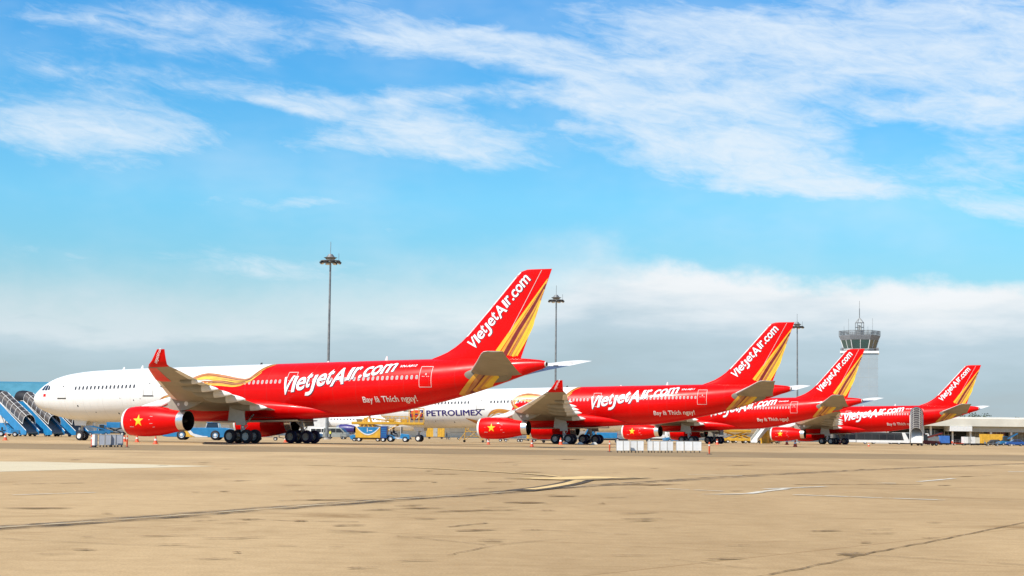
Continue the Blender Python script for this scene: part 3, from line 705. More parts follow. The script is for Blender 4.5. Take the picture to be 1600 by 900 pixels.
        for y, le, ch, th, z, inc in WING: secs.append([(x - X0, sg * y, zz) for x, zz in foil((le, z + ch * math.sin(R(inc)) * .4), ch, th, R(inc), 14)])
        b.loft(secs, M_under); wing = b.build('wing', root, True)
        # slats along the nose of the wing
        for y0, y1, m in ((3.6, 8.4, M_off), (10.4, 18.6, M_off), (18.8, 28.6, M_off)):
            b = MB(); secs = []
            for i in range(5):
                y = y0 + (y1 - y0) * i / 4; w_ = wing_at(y); a = foil((w_[1] - .02, w_[4] + w_[2] * math.sin(R(w_[5])) * .4), w_[2] * 1.004, w_[3] * 1.06, R(w_[5]), 14)
                secs.append([(x - X0, sg * y, zz) for x, zz in a[10:18]])
            b.loft(secs, m, False, False); b.build('slat', wing, True)
        # flaps
        for y0, y1 in ((3.1, 9.7), (10.0, 20.8), (21.2, 27.4)):
            b = MB(); secs = []
            for i in range(4):
                y = y0 + (y1 - y0) * i / 3; w_ = wing_at(y); c = w_[2]; inc = R(w_[5])
                zl = w_[4] + c * math.sin(inc) * .4 - c * .80 * math.sin(inc); d = R(2.5)
                secs.append([(x - X0, sg * y, zz) for x, zz in foil((w_[1] + c * .79, zl + .02), c * .24, .13, inc + d, 6)])
            b.loft(secs, M_off); b.build('flap', wing, True)
        for y, L_, r_ in ((6.4, 4.6, .36), (12.6, 5.0, .42), (16.0, 4.6, .38), (19.4, 4.2, .34), (22.8, 2.6, .2)):
            w_ = wing_at(y); xt = w_[1] + w_[2]; zt = w_[4] + w_[2] * math.sin(R(w_[5])) * .4 - w_[2] * math.sin(R(w_[5]))
            b = MB(); secs = []; N_ = 14
            for i in range(N_ + 1):
                f = i / N_; rr = r_ * max(.03, (math.sin(math.pi * f ** .8)) ** .62); x = xt - L_ * .72 + L_ * f; z = zt - .30 - .16 * f * (1 if y < 22 else .3) + .10
                secs.append([(x - X0, sg * (y + rr * .62 * math.cos(2 * math.pi * k / 12)), z + rr * 1.15 * math.sin(2 * math.pi * k / 12)) for k in range(12)])
            b.loft(secs[:9], M_under); b.loft(secs[8:], M_off); b.build('flap_fairing', wing, True)
        # winglet
        b = MB(); secs = []
        for i, (y, z, le, te) in enumerate(((29.25, 6.62, 39.28, 41.52), (29.55, 6.80, 39.55, 41.50), (29.75, 7.10, 40.0, 41.56), (29.95, 7.55, 40.42, 41.60), (30.12, 8.06, 40.84, 41.64))):
            ring = []
            for x, zz in foil((0, 0), 1., .075, 0, 8, 0): ring.append((le + (te - le) * x - X0, sg * (y - zz * (te - le)), z + (zz * (te - le) * .6 if i == 0 else 0)))
            secs.append(ring)
        b.loft(secs, M_red); wl = b.build('winglet', wing, True)
        if sg < 0:
            q2 = 1.55 / 13.1; d2 = Vector((.56, .828)); n2 = Vector((-.828, .56)); o3 = Vector((40.52, 6.80))
            def wm(u, v, k):
                p = o3 + d2 * (u * q2) + n2 * (v * q2 * 1.25); return Vector((p.x - X0, -tab([(6.62, 29.25), (6.8, 29.55), (7.1, 29.75), (7.55, 29.95), (8.06, 30.12)], p.y) - .10, p.y))
            decal(logo_shapes(.05), wm, M_letter, 'winglet_lettering', root, 2., 2.)
        # engine
        yc, zc = sg * 9.37, 1.82
        NAC = [(21.35, 1.40), (21.9, 1.485), (22.7, 1.525), (23.7, 1.53), (24.7, 1.46), (25.7, 1.33), (26.6, 1.15), (27.55, .99)]
        b = MB(); b.lathe([(21.2, 1.24)] + NAC, (-X0, yc, zc), (1, 0, .012), M_red, 48)
        eng = b.build('engine', root, True)
        b = MB(); b.lathe([(22.3, 1.18), (21.4, 1.19), (21.1, 1.20), (21.0, 1.26), (21.03, 1.33), (21.18, 1.39), (21.33, 1.42)], (-X0, yc, zc), (1, 0, .012), M_white, 48); b.build('intake_lip', eng, True)
        b = MB(); b.lathe([(22.3, 1.18), (22.3, .35), (21.7, .001)], (-X0, yc, zc), (1, 0, .012), M_dark, 32); b.build('fan', eng, True)
        b = MB(); b.lathe([(27.52, 1.0), (27.9, .985), (28.35, 1.0), (28.36, .965), (27.4, .93), (26.6, .8)], (-X0, yc, zc), (1, 0, .012), M_silver, 48, [M_silver, M_silver, M_silver, M_black, M_black]); b.build('exhaust_nozzle', eng, True)
        b = MB(); b.lathe([(26.6, .8), (26.6, .45), (27.4, .40), (28.1, .16), (28.3, .001)], (-X0, yc, zc), (1, 0, .012), M_black, 32); b.build('exhaust_cone', eng, True)
        def nac(a, x, e=.012, sd=sg):
            r_ = tab(NAC, x) + e
            return Vector((x - X0, yc + sd * r_ * math.cos(a), zc + .012 * x + r_ * math.sin(a)))
        b = MB(); R1, R2 = .64, .25; cx, ca = 23.35, .02
        for k in range(5):
            tr = []
            for a_, r_ in ((90 + 72 * k - 36, R2), (90 + 72 * k, R1), (90 + 72 * k + 36, R2)): tr.append((r_ * math.cos(R(a_)), r_ * math.sin(R(a_))))
            quad = [(0, 0), tr[0], tr[1], tr[2]]
            nn = 5
            for t0, t1 in ((0, 1), (1, 2)):
                A_, B_ = tr[t0], tr[t1]; vs = []; fs = []
                for i in range(nn + 1):
                    for j in range(nn + 1 - i):
                        vs.append((A_[0] * i / nn + B_[0] * j / nn, A_[1] * i / nn + B_[1] * j / nn))
                idx = {}; c_ = 0
                for i in range(nn + 1):
                    for j in range(nn + 1 - i): idx[(i, j)] = c_; c_ += 1
                for i in range(nn):
                    for j in range(nn - i):
                        fs.append((idx[(i, j)], idx[(i + 1, j)], idx[(i, j + 1)]))
                        if i + j < nn - 1: fs.append((idx[(i + 1, j)], idx[(i + 1, j + 1)], idx[(i, j + 1)]))
                b.add([nac(ca + v / 1.52, cx + u, .014) for u, v in vs], fs, M_star)
        b.build('star_emblem', eng, fix=False)
        b = MB()
        for (u, v, w_, h_) in ((22.35, -.62, .06, .75), (22.25, -.62, .26, .07), (22.55, -.62, .2, .06), (24.7, .45, .30, .05), (24.7, -.3, .34, .05), (25.0, -.7, .25, .05), (24.6, .1, .12, .05)):
            b.add([nac((v + q) / 1.52, u + p, .014) for p, q in ((0, 0), (w_, 0), (w_, h_), (0, h_))], [(0, 1, 2, 3)], M_frame)
        b.build('cowl_marking', eng, fix=False)
        # pylon
        b = MB()
        prof = [(21.9, 3.72), (22.6, 3.98), (24.2, 4.28), (25.6, 4.50), (26.6, 4.66), (27.2, 4.55), (30.6, 4.25), (29.3, 3.60), (28.3, 3.25), (27.4, 3.10), (26.2, 3.16), (24.2, 3.40), (22.4, 3.44)]
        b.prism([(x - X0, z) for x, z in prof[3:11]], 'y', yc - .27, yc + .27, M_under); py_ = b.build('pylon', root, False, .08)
        b = MB(); b.prism([(x - X0, z) for x, z in [(22.0, 3.42), (23.0, 3.72), (24.4, 4.08), (25.62, 4.40), (26.5, 4.60), (26.3, 4.0), (25.2, 3.55), (23.2, 3.42)]], 'y', yc - .31, yc + .31, M_off); b.build('pylon_nose', py_, False, .12)
        b = MB()
        for x, z, r_ in ((27.3, 3.78, .16), (28.25, 3.86, .24)): b.lathe([(0, r_), (.015, r_ * .9), (.015, .001)], (x - X0, yc + sg * .275, z), (0, sg, 0), M_off, 16)
        b.build('access_panel', py_)
        # main gear
        b = MB(); yg = sg * 5.34
        b.tube((-.25, sg * 5.0, 3.6), (0, yg, 1.15), .19, M_grey, 12); b.tube((0, yg, 1.7), (0, yg, .72), .12, M_silver, 12); b.tube((-1.0, yg, .70), (1.0, yg, .70), .13, M_grey, 10)
        b.tube((0, yg, 1.6), (-.2, sg * 3.3, 2.9), .09, M_grey, 8); b.tube((.9, yg, .8), (.12, yg, 1.45), .06, M_silver, 8); b.tube((.12, yg, 1.35), (.55, yg, 1.75), .05, M_grey, 8); b.tube((.55, yg, 1.75), (.12, yg, 2.2), .05, M_grey, 8)
        for s_ in (-1, 1): b.tube((s_ * .99, yg - .7, .70), (s_ * .99, yg + .7, .70), .11, M_grey, 10)
        mg = b.build('main_gear', root, True)
        for a in (-.99, .99):
            for c in (-.70, .70):
                b = MB(); make_wheel(b, (a, yg + c, .70), .70, .50, M_tcover if (sg > 0) else M_tyre, M_grey); b.build('wheel', mg, True)
        b = MB(); yd = sg * 6.12
        b.prism([(x - X0, z) for x, z in [(30.95, 3.80), (32.55, 3.80), (32.95, 1.84), (31.75, 1.80), (31.72, 2.16), (30.78, 2.20)]], 'y', yd - .03, yd + .03, M_grey); b.build('gear_door', mg, False, .02)
        b = MB(); b.box((.4, sg * 3.6, 2.62), (3.4, 1.5, .05), M_black); b.build('gear_bay', root)
    # nose gear
    nx = 6.8 - X0; b = MB()
    b.tube((nx - .1, 0, 2.5), (nx, 0, .55), .13, M_grey, 12); b.tube((nx, 0, 1.0), (nx, 0, .52), .09, M_silver, 10); b.tube((nx, -.45, .52), (nx, .45, .52), .08, M_grey, 8); b.tube((nx - .05, 0, 1.4), (nx + 1.3, 0, 2.3), .07, M_grey, 8)
    b.box((nx - .22, 0, 1.25), (.18, .5, .3), M_off); ng = b.build('nose_gear', root, True)
    for c in (-.36, .36):
        b = MB(); make_wheel(b, (nx, c, .525), .525, .36, M_tyre, M_off); b.build('wheel', ng, True)
    for s_ in (-1, 1):
        b = MB(); b.prism([(nx - .8, 2.35), (nx + 1.1, 2.35), (nx + .95, 1.62), (nx - .6, 1.62)], 'y', s_ * .52, s_ * .56, M_off); b.build('gear_door', ng)
    # aerials
    for x, h_, m in ((12.1, .26, M_white), (14.6, .34, M_white), (45.2, .42, M_white), (30.1, .2, M_dark), (38.3, .14, M_white)):
        zt = sec(x)[0] + sec(x)[1]; b = MB(); b.prism([(x - X0, zt - .05), (x + .35 - X0, zt - .05), (x + .34 - X0, zt + h_), (x + .2 - X0, zt + h_)], 'y', -.03, .03, m); b.build('aerial', root)
    for x in (43.4, ):
        zb = sec(x)[0] - sec(x)[1]; b = MB(); b.prism([(x - X0, zb + .05), (x + .3 - X0, zb + .05), (x + .25 - X0, zb - .22), (x + .12 - X0, zb - .22)], 'y', -.03, .03, M_off); b.build('aerial', root)
    b = MB(); b.lathe([(0, .12), (.05, .12), (.1, .07), (.12, .001)], (33 - X0, 0, 1.98), (0, 0, -1), M_red, 12); b.build('beacon', root, True)
    return root
def registration(root, text):
    vs, fs = glyph(text, .02); L_ = max(v[0] for v in vs)
    decal([([(v[0] / L_ * 1.85 + .15 * v[1], v[1] / L_ * 1.9) for v in vs], fs)], lambda u, v, k: arc(48.05 + u, 2.02 + v, .012), M_letter, 'registration_lettering', root, .5, .3)

GRP = 'parked red and white airliners'
PL = [(-24.304, 177.082, .472, .0), (9.65, 246.391, .410, .0), (35.25, 317.5, .565, .0), (70.2, 374.0, .458, .0)]
plane1 = make_airliner('nearest and largest red and white airliner, its white nose at the far left', (*PL[0][:2], PL[0][3]), -PL[0][2], GRP)
plane2 = dup(plane1, (*PL[1][:2], PL[1][3]), -PL[1][2], 'red and white airliner with PETROLIMEX written in navy on its white nose', GRP)
plane3 = dup(plane1, (*PL[2][:2], PL[2][3]), -PL[2][2], 'red airliner with its fin in front of the control tower', GRP)
plane4 = dup(plane1, (*PL[3][:2], PL[3][3]), -PL[3][2], 'farthest red airliner with covered stairs at its rear door', GRP)
for p, t in zip((plane1, plane2, plane3, plane4), ('VN-A812', 'VN-A811', 'VN-A810', 'VN-A814')): registration(p, t)
# red reflection of the winglet, painted on the nearest airliner's outer slat
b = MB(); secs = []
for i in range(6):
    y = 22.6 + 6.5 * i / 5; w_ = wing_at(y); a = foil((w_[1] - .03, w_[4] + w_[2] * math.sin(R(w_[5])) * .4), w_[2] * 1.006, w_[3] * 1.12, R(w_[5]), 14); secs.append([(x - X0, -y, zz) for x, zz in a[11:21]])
b.loft(secs, M_red, False, False); b.build('slat_reflection', plane1, True)
# PETROLIMEX and its emblem on the second airliner
vs, fs = glyph('PETROLIMEX', 0.); ax, bx = min(v[0] for v in vs), max(v[0] for v in vs); ay, by = min(v[1] for v in vs), max(v[1] for v in vs)
decal([([((v[0] - ax) / (bx - ax) * 8.9 + o_, (v[1] - ay) / (by - ay) * .80 + q_) for v in vs], fs) for o_, q_ in ((-.05, 0), (0, .03), (.05, 0), (0, -.03))], lambda u, v, k: side(9.28 + u, 3.80 + .019 * u + v, .012 + .002 * k), M_navy, 'sponsor_lettering', plane2, .4, .12)
mpE = lambda u, v, k: side(u, v, .010 + .004 * k)
em = decal([([(6.45, 3.18), (8.75, 3.24), (8.72, 4.68), (6.45, 4.52)], [(0, 1, 2, 3)])], lambda u, v, k: side(u, v, .010), M_navy, 'sponsor_emblem', plane2, .3, .12)
b = MB()
band(b, [(7.0, 3.30), (7.0, 4.55)], .55, M_cone, mpE, 1); band(b, [(7.0, 4.35), (7.7, 4.45), (8.25, 4.22), (8.2, 3.9), (7.6, 3.75), (7.0, 3.78)], .42, M_cone, mpE, 2); band(b, [(7.35, 3.35), (7.9, 3.75), (8.4, 4.5)], (.1, .2, .1), M_letter, mpE, 3)
b.build('emblem_letter', em, fix=False)
b = MB(); band(b, [(15.5, 3.52), (16.4, 3.2), (17.4, 2.8), (18.5, 2.35)], (.04, .35, .7, .9), M_orange, mpE, 0); band(b, [(15.7, 3.5), (16.6, 3.24), (17.6, 2.95), (18.7, 2.6)], (.02, .08, .12, .12), M_gold, mpE, 2); b.build('bronze_leaf', plane2, fix=False)

# ------------------------------------------------------------------ site: buildings, masts, tower
def wheel_part(parent, c, r, w, m=None, hub=None, rot=0.):
    b = MB(); make_wheel(b, (0, 0, 0), r, w, m or M_tyre, hub or M_off); o = b.build('wheel', parent, True); o.location = c; o.rotation_euler = (0, 0, rot); return o

# long cream cargo hall closing the view
Zc = 690; xa, xb = gx(60, Zc), gx(1420, Zc)
hall = thing('cargo_hall', 'long low cream cargo hall far behind all the airliners', 'building', ((xa + xb) / 2, Zc, 0))
b = MB(); L_ = xb - xa; b.box((0, 20, 3.6), (L_, 40, 7.2), M_cream); b.build('wall', hall)
b = MB(); b.box((0, 19, 7.5), (L_ + 4, 44, .6), M_off); b.box((0, -2.4, 6.0), (L_ + 2, 4.6, .25), M_off); b.build('roof', hall)
for i in range(26):
    b = MB(); x = -L_ / 2 + (i + .5) * L_ / 26; b.box((x, -.06, 2.1), (5.5, .1, 4.2), M_off if i % 3 else M_cream); b.box((x, -.13, 2.1), (5.3, .05, .08), M_dark); b.build('roller_door', hall)
# blue roofed hangar at the left edge
Zh = 470; xa, xb = gx(-170, Zh), gx(104, Zh)
hg = thing('hangar', 'teal blue metal hangar behind the covered stairs', 'building', ((xa + xb) / 2, Zh, 0)); L_ = xb - xa
b = MB(); b.box((0, 15, 4.6), (L_, 30, 9.2), M_off); b.build('wall', hg)
b = MB(); b.prism([(-2.0, 9.1), (-2.0, 9.5), (3.2, 13.8), (16, 14.6), (32, 9.5), (32, 9.1)], 'x', -L_ / 2 - 1, L_ / 2 + 1, M_teal)
b.build('roof', hg)
for i in range(9):
    b = MB(); x = -L_ / 2 + (i + .5) * L_ / 9; b.box((x, -.06, 6.9), (4.2, .1, 2.2), M_glass)
    for q in (-1.4, 0, 1.4): b.box((x + q, -.13, 6.9), (.1, .06, 2.2), M_off)
    b.build('window', hg)
# low terminal with the deep white canopy on the right
Zt = 485; xa, xb = gx(1396, Zt), gx(1760, Zt); L_ = xb - xa
tm = thing('terminal', 'low white terminal with a deep flat canopy on the right', 'building', (xa, Zt, 0))
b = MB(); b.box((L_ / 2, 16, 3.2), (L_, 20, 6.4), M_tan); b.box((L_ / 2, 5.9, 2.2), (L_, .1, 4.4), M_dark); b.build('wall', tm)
b = MB(); b.prism([(-3.0, 5.15), (-3.0, 7.35), (-2.6, 7.5), (27, 8.2), (27, 5.3)], 'x', -1, L_ + 1, M_cream); b.build('canopy', tm, False, .06)
b = MB(); b.prism([(-3.4, 3.75), (-3.4, 5.12), (4., 5.12), (4., 3.75)], 'x', 15.2, 21.3, M_off); b.build('fascia', tm, False, .04)
b = MB(); b.prism([(-1.2, 3.65), (-1.2, 5.10), (4., 5.1), (4., 3.65)], 'x', 21.4, L_, M_grey); b.build('fascia', tm, False, .04)  # grey puts the shade under the canopy into this fascia's colour
for px, w_ in ((1442, .9), (1455, .5), (1489, .4), (1517, .55), (1549, .55), (1581, .5), (1612, .5), (1643, .5)):
    b = MB(); x = gx(px, Zt - 1) - xa; b.box((x, -.6, 2.55), (w_, .5, 5.1), M_off); b.build('column', tm, False, .03)
for x0, x1, m in ((9.8, 14., M_glass), (14.6, 19.0, M_dark), (22., 27., M_tan), (28, 33, M_maroon), (34., 39, M_tan), (40, 44.5, M_dark)):
    b = MB(); b.box(((x0 + x1) / 2, 5.6, 2.2), (x1 - x0, .3, 3.8), m)
    for i in range(1, 4): b.box((x0 + (x1 - x0) * i / 4, 5.40, 2.2), (.10, .1, 3.8), M_off)
    b.box(((x0 + x1) / 2, 5.40, 2.7), (x1 - x0, .08, .10), M_off); b.build('shopfront', tm)
# control tower
Zw = 750; xt = gx(1344, Zw)
tw = thing('control_tower', 'air traffic control tower with green glass cab and aerial mast', 'tower', (xt, Zw, 0), R(-12))
def octa(r, z, n=6): return [(r * math.cos(2 * math.pi * k / n + .06), r * math.sin(2 * math.pi * k / n + .06), z) for k in range(n)]
M_towerwall = mat('tower wall panels', (.30, .355, .38), .75, var=.04, scale=.2)
b = MB(); b.box((0, 0, 19.2), (15.6, 12, 38.4), M_towerwall)
for z in range(4, 38, 4): b.box((0, 0, z), (15.66, 12.06, .07), M_grey)
for x in (-3.9, 0, 3.9): b.box((x, 0, 19), (.07, 12.06, 38), M_grey)
b.build('shaft', tw)
b = MB(); b.box((0, 0, 38.9), (16.6, 13, 1.0), M_white); b.build('balcony', tw, False, .06)
b = MB()
b.path([(x, y, 40.4) for x, y in ((-8.1, -6.3), (8.1, -6.3), (8.1, 6.3), (-8.1, 6.3), (-8.1, -6.3))], .07, M_steel)
b.path([(x, y, 39.9) for x, y in ((-8.1, -6.3), (8.1, -6.3), (8.1, 6.3), (-8.1, 6.3), (-8.1, -6.3))], .05, M_steel)
for i in range(9): b.tube((-8.1 + i * 2.025, -6.3, 39.4), (-8.1 + i * 2.025, -6.3, 40.4), .06, M_steel, 6)
b.build('railing', tw)
M_cabglass = mat('green cab glass', (.03, .085, .085), .06, 0, .6, .2, .15)
M_slate = mat('slate grey cladding', (.22, .23, .245), .6, 0, 0, .1)
b = MB(); b.loft([octa(6.7, 39.4), octa(6.8, 40.3)], M_slate); b.build('cab_base', tw)
b = MB(); b.loft([octa(6.75, 40.3), octa(8.0, 44.3)], M_cabglass); b.build('cab_glazing', tw)
b = MB()
for k in range(6):
    p, q = Vector(octa(6.8, 40.3)[k]), Vector(octa(8.06, 44.3)[k]); b.tube(p, q, .17, M_off, 6)
    p2, q2 = Vector(octa(6.8, 40.3)[(k + 1) % 6]), Vector(octa(8.06, 44.3)[(k + 1) % 6]); b.tube((p + p2) / 2, (q + q2) / 2, .12, M_off, 6); b.tube(p, p2, .15, M_off, 6)
b.build('mullions', tw)
b = MB(); b.loft([octa(8.1, 44.3), octa(8.9, 46.0), octa(9.0, 46.4)], M_slate); b.build('roof_band', tw)
b = MB()
for z in (46.9, 47.4, 47.9, 48.3):
    ring = octa(8.9, z); b.path(ring + [ring[0]], .10, M_steel)
for k in range(6):
    p, q = Vector(octa(8.9, 46.4)[k]), Vector(octa(8.9, 46.4)[(k + 1) % 6])
    for f in range(10): m_ = p.lerp(q, f / 10); b.tube(m_, m_ + Vector((0, 0, 1.9)), .07, M_steel, 6)
b.build('railing', tw)
b = MB(); b.lathe([(0, 1.9), (2.0, 1.9), (2.0, 2.1), (2.3, 2.1), (2.3, .001)], (0, 0, 46.4), (0, 0, 1), M_steel, 12); b.build('mast_base', tw, True)
b = MB()
for k in range(6):
    t = 2 * math.pi * k / 6; c, s_ = math.cos(t), math.sin(t); b.path([(1.8 * c, 1.8 * s_, 48.6), (1.8 * c, 1.8 * s_, 52.0), (.25 * c, .25 * s_, 54.0)], .14, M_steel)
for z in (50.0, 52.0): b.path([(1.8 * math.cos(2 * math.pi * k / 12), 1.8 * math.sin(2 * math.pi * k / 12), z) for k in range(13)], .1, M_steel)
b.box((0, 0, 49.8), (1.2, 1.2, 2.4), M_grey); b.tube((0, 0, 53.8), (0, 0, 58.3), .18, M_steel, 8); b.tube((0, 0, 58.3), (0, 0, 61.6), .08, M_steel, 6); b.build('radio_mast', tw)
for x, y, h_ in ((-4.6, -6.2, 5.0), (5.6, -5.2, 5.2), (-6.6, -3, 1.8), (3.6, -6.5, 1.6)):
    b = MB(); b.tube((x, y, 46.4), (x, y, 48.4), .13, M_steel, 6); b.tube((x, y, 48.4), (x, y, 48.4 + h_), .055, M_steel, 6); b.build('aerial', tw)
for x, m in ((-7.2, M_slate), (6.6, M_dark), (7.6, M_slate)):
    b = MB(); b.box((x, -5.6, 40.1), (1.0, .9, 1.4), m); b.build('equipment_box', tw, False, .03)
# floodlight masts
def light_mast(label, px, Z, ztop):
    r = thing('floodlight_mast', label, 'light mast', (gx(px, Z), Z, 0), 0, 'apron floodlight masts')
    b = MB(); b.tube((0, 0, .3), (0, 0, ztop - 1.1), .30, M_steel, 12, .17); b.lathe([(0, .7), (.3, .7), (.3, .001)], (0, 0, 0), (0, 0, 1), M_tan, 12); b.build('pole', r, True)
    b = MB()
    ring = [(1.75 * math.cos(2 * math.pi * k / 16), 1.75 * math.sin(2 * math.pi * k / 16), ztop - .9) for k in range(17)]; b.path(ring, .08, M_steel)
    for k in range(8): t = 2 * math.pi * k / 8; b.tube((.2 * math.cos(t), .2 * math.sin(t), ztop - 1.2), (1.75 * math.cos(t), 1.75 * math.sin(t), ztop - .9), .07, M_steel, 6)
    b.lathe([(0, .45), (.5, 1.0), (.6, 1.25), (.7, .8), (1.25, .35), (1.3, .001)], (0, 0, ztop - .9), (0, 0, 1), M_steel, 16); b.build('head_frame', r, True)
    for k in range(8):
        t = 2 * math.pi * (k + .5) / 8; b = MB(); b.box((0, 0, 0), (.62, .75, .34), M_dark); b.box((.05, 0, -.19), (.5, .62, .06), M_off)
        o = b.build('floodlight', r); o.location = (1.65 * math.cos(t), 1.65 * math.sin(t), ztop - 1.15); o.rotation_euler = (0, R(24), t)
    b = MB(); b.tube((0, 0, ztop + .3), (0, 0, ztop + 2.6), .05, M_steel, 6); b.tube((1.5, 0, ztop - .8), (1.5, 0, ztop + .5), .04, M_steel, 6); b.build('lightning_rod', r)
light_mast('tall grey floodlight mast rising behind the nearest airliner', 510.5, 310, hz(400, 512, 310))
light_mast('grey floodlight mast just right of the nearest fin', 867, 407, hz(463, 868, 407))
light_mast('grey floodlight mast between the second and third red fins', 1246, 483, hz(505, 1246, 483))
# trees over the terminal roof
M_leaf = mat('leaves', (.045, .075, .03), .8, var=.3, scale=.6); M_bark = mat('bark', (.10, .075, .05), .9)
def tree(label, px, Z, h_, w_):
    r = thing('tree', label, 'tree', (gx(px, Z), Z, 0), 0, 'trees behind the terminal')
    b = MB(); b.tube((0, 0, 0), (0, 0, h_ * .6), .3, M_bark, 8, .14)
    for k in range(7): a = rnd.random() * 6.3; b.tube((0, 0, h_ * (.35 + .04 * k)), (w_ * .35 * math.cos(a), w_ * .35 * math.sin(a), h_ * (.6 + .05 * k)), .1, M_bark, 6, .03)
    b.build('trunk', r)
    vs = []; fs = []
    for c in range(16):
        a = rnd.random() * 6.3; q = rnd.random() ** .5 * w_ * .42; o_ = Vector((q * math.cos(a), q * math.sin(a), h_ * rnd.uniform(.55, .93))); rr = rnd.uniform(.12, .24) * w_
        for i in range(70):
            d = Vector((rnd.gauss(0, 1), rnd.gauss(0, 1), rnd.gauss(0, .7))).normalized() * rr * rnd.uniform(.5, 1.); p = o_ + d
            u = Vector((rnd.gauss(0, 1), rnd.gauss(0, 1), rnd.gauss(0, 1))).normalized() * .28; w2 = u.cross(d).normalized() * .2; k = len(vs)
            vs += [p - u, p + w2, p + u, p - w2]; fs.append((k, k + 1, k + 2, k + 3))
    b = MB(); b.add(vs, fs, M_leaf); b.build('crown', r, fix=False)
tree('dark tree crown showing over the terminal roof below the farthest tail', 1522, 540, 9.6, 9.5)
tree('low tree top over the right end of the terminal roof', 1592, 560, 8.9, 5.)

# ------------------------------------------------------------------ covered boarding stairs
M_step = mat('grey stair tread', (.13, .16, .20), .6, var=.15)
M_bronze = mat('tan stair panel', (.26, .20, .13), .6, var=.12)
def boarding_stairs(name, label, loc, rz, skin, group, zt=5.0, run=8.2, stepm=M_step, rib=M_off):
    r = thing(name, label, 'boarding stairs', loc, rz, group)          # the steps go down towards +x; the foot is at x = 0
    z0 = .55; sl_ = (zt - z0) / run; w = 1.25
    b = MB(); n = 24
    for i in range(n): x = -run * (i + 1) / n; b.box((x + run / n / 2, 0, z0 + (zt - z0) * (i + .5) / n), (run / n * 1.02, 2 * w - .12, (zt - z0) / n), stepm)
    b.box((-run - 1.1, 0, zt - .08), (2.2, 2 * w, .16), M_grey); b.build('steps', r)
    for s_ in (-1, 1):
        b = MB(); b.prism([(.15, .30), (.15, .95), (-run, zt + .95), (-run - 2.2, zt + .95), (-run - 2.2, zt - .95), (-run, zt - 1.0), (-1.5, .22)], 'y', s_ * w - .05, s_ * w + .05, skin); b.build('side_panel', r, False, .02)
        b = MB(); b.tube((.15, s_ * (w + .08), .98), (-run, s_ * (w + .08), zt + .98), .05, M_off, 8); b.tube((-run, s_ * (w + .08), zt + .98), (-run - 2.2, s_ * (w + .08), zt + .98), .05, M_off, 8); b.build('handrail', r)
    # arched cover: smoked panels on white ribs
    def arch(x, f=1.):
        zb = z0 + sl_ * (-x if -x < run else run) + .98; zb = min(zb, zt + .98)
        return [(x, w * f * math.cos(math.pi * k / 12), zb + 1.55 * f * math.sin(math.pi * k / 12) ** .8) for k in range(13)]
    N_ = 6 if stepm is M_step else 9; xs_ = [-.95 - (run - .95) * i / N_ for i in range(N_ + 1)]
    b = MB(); b.loft([arch(x, .985) for x in xs_], M_canopy, False, False); b.build('cover_panel', r, True)
    b = MB()
    for x in xs_: b.path(arch(x), .045, rib)
    for k in (0, 4, 8, 12): b.path([arch(x)[k] for x in xs_], .04, rib)
    b.build('cover_frame', r)
    b = MB(); secs = [arch(x, q) for x, q in ((-run, 1.03), (-run - .9, 1.12), (-run - 2.0, 1.16), (-run - 2.5, 1.14))]
    b.loft(secs, M_black, False, False); b.build('cover_hood', r, True)
    # chassis and props
    b = MB(); b.box((-4.6, 0, .62), (8.4, 1.9, .34), skin); b.prism([(-1.2, .45), (-8.8, .45), (-8.8, 2.2), (-7.4, 2.2), (-4.4, 1.1)], 'y', -.85, .85, skin); b.build('chassis', r, False, .03)
    b = MB()
    for s_ in (-1, 1):
        b.tube((-8.6, s_ * .8, .6), (-run - .6, s_ * .9, zt - .2), .09, M_steel, 8); b.tube((-5.6, s_ * .8, .8), (-run - .2, s_ * .9, zt - .5), .07, M_steel, 8)
    b.build('lift_props', r)
    for x in (-1.9, -7.6):
        for s_ in (-1, 1): wheel_part(r, (x, s_ * .98, .42), .42, .26)
    b = MB()
    for s_ in (-1, 1): b.tube((-.5, s_ * 1.1, .5), (-.5, s_ * 1.1, .03), .06, M_steel, 8)
    b.build('stabiliser', r)
    return r
def foot(px, Z): return (gx(px, Z), Z, 0)
hs = math.atan2(-.62, .78)
st = boarding_stairs('boarding_stairs', 'leftmost blue covered stairs with a black hood, cut by the picture edge', foot(50, 286), hs, M_blue, 'covered stairs parked at the left', 5.0, 8.0)
st2 = dup(st, foot(90, 288), hs, 'middle blue covered stairs half behind the nearest airliner nose')
st3 = dup(st, foot(127, 292), hs, 'blue covered stairs farthest right of the parked three, under the white nose')
d4 = Vector((85.6, 363.0, 0)); out = Vector((-math.sin(.486), -math.cos(.486), 0))
ft = Vector(foot(1432, 350.5)); out = (ft - d4).normalized(); p = ft
st4 = boarding_stairs('boarding_stairs', 'tan covered stairs standing at the rear door of the farthest airliner', (p.x, p.y, 0), math.atan2(out.y, out.x), M_bronze, 'covered stairs parked at the left', 5.3, 7.4, M_off, M_tan)
del st4['group']

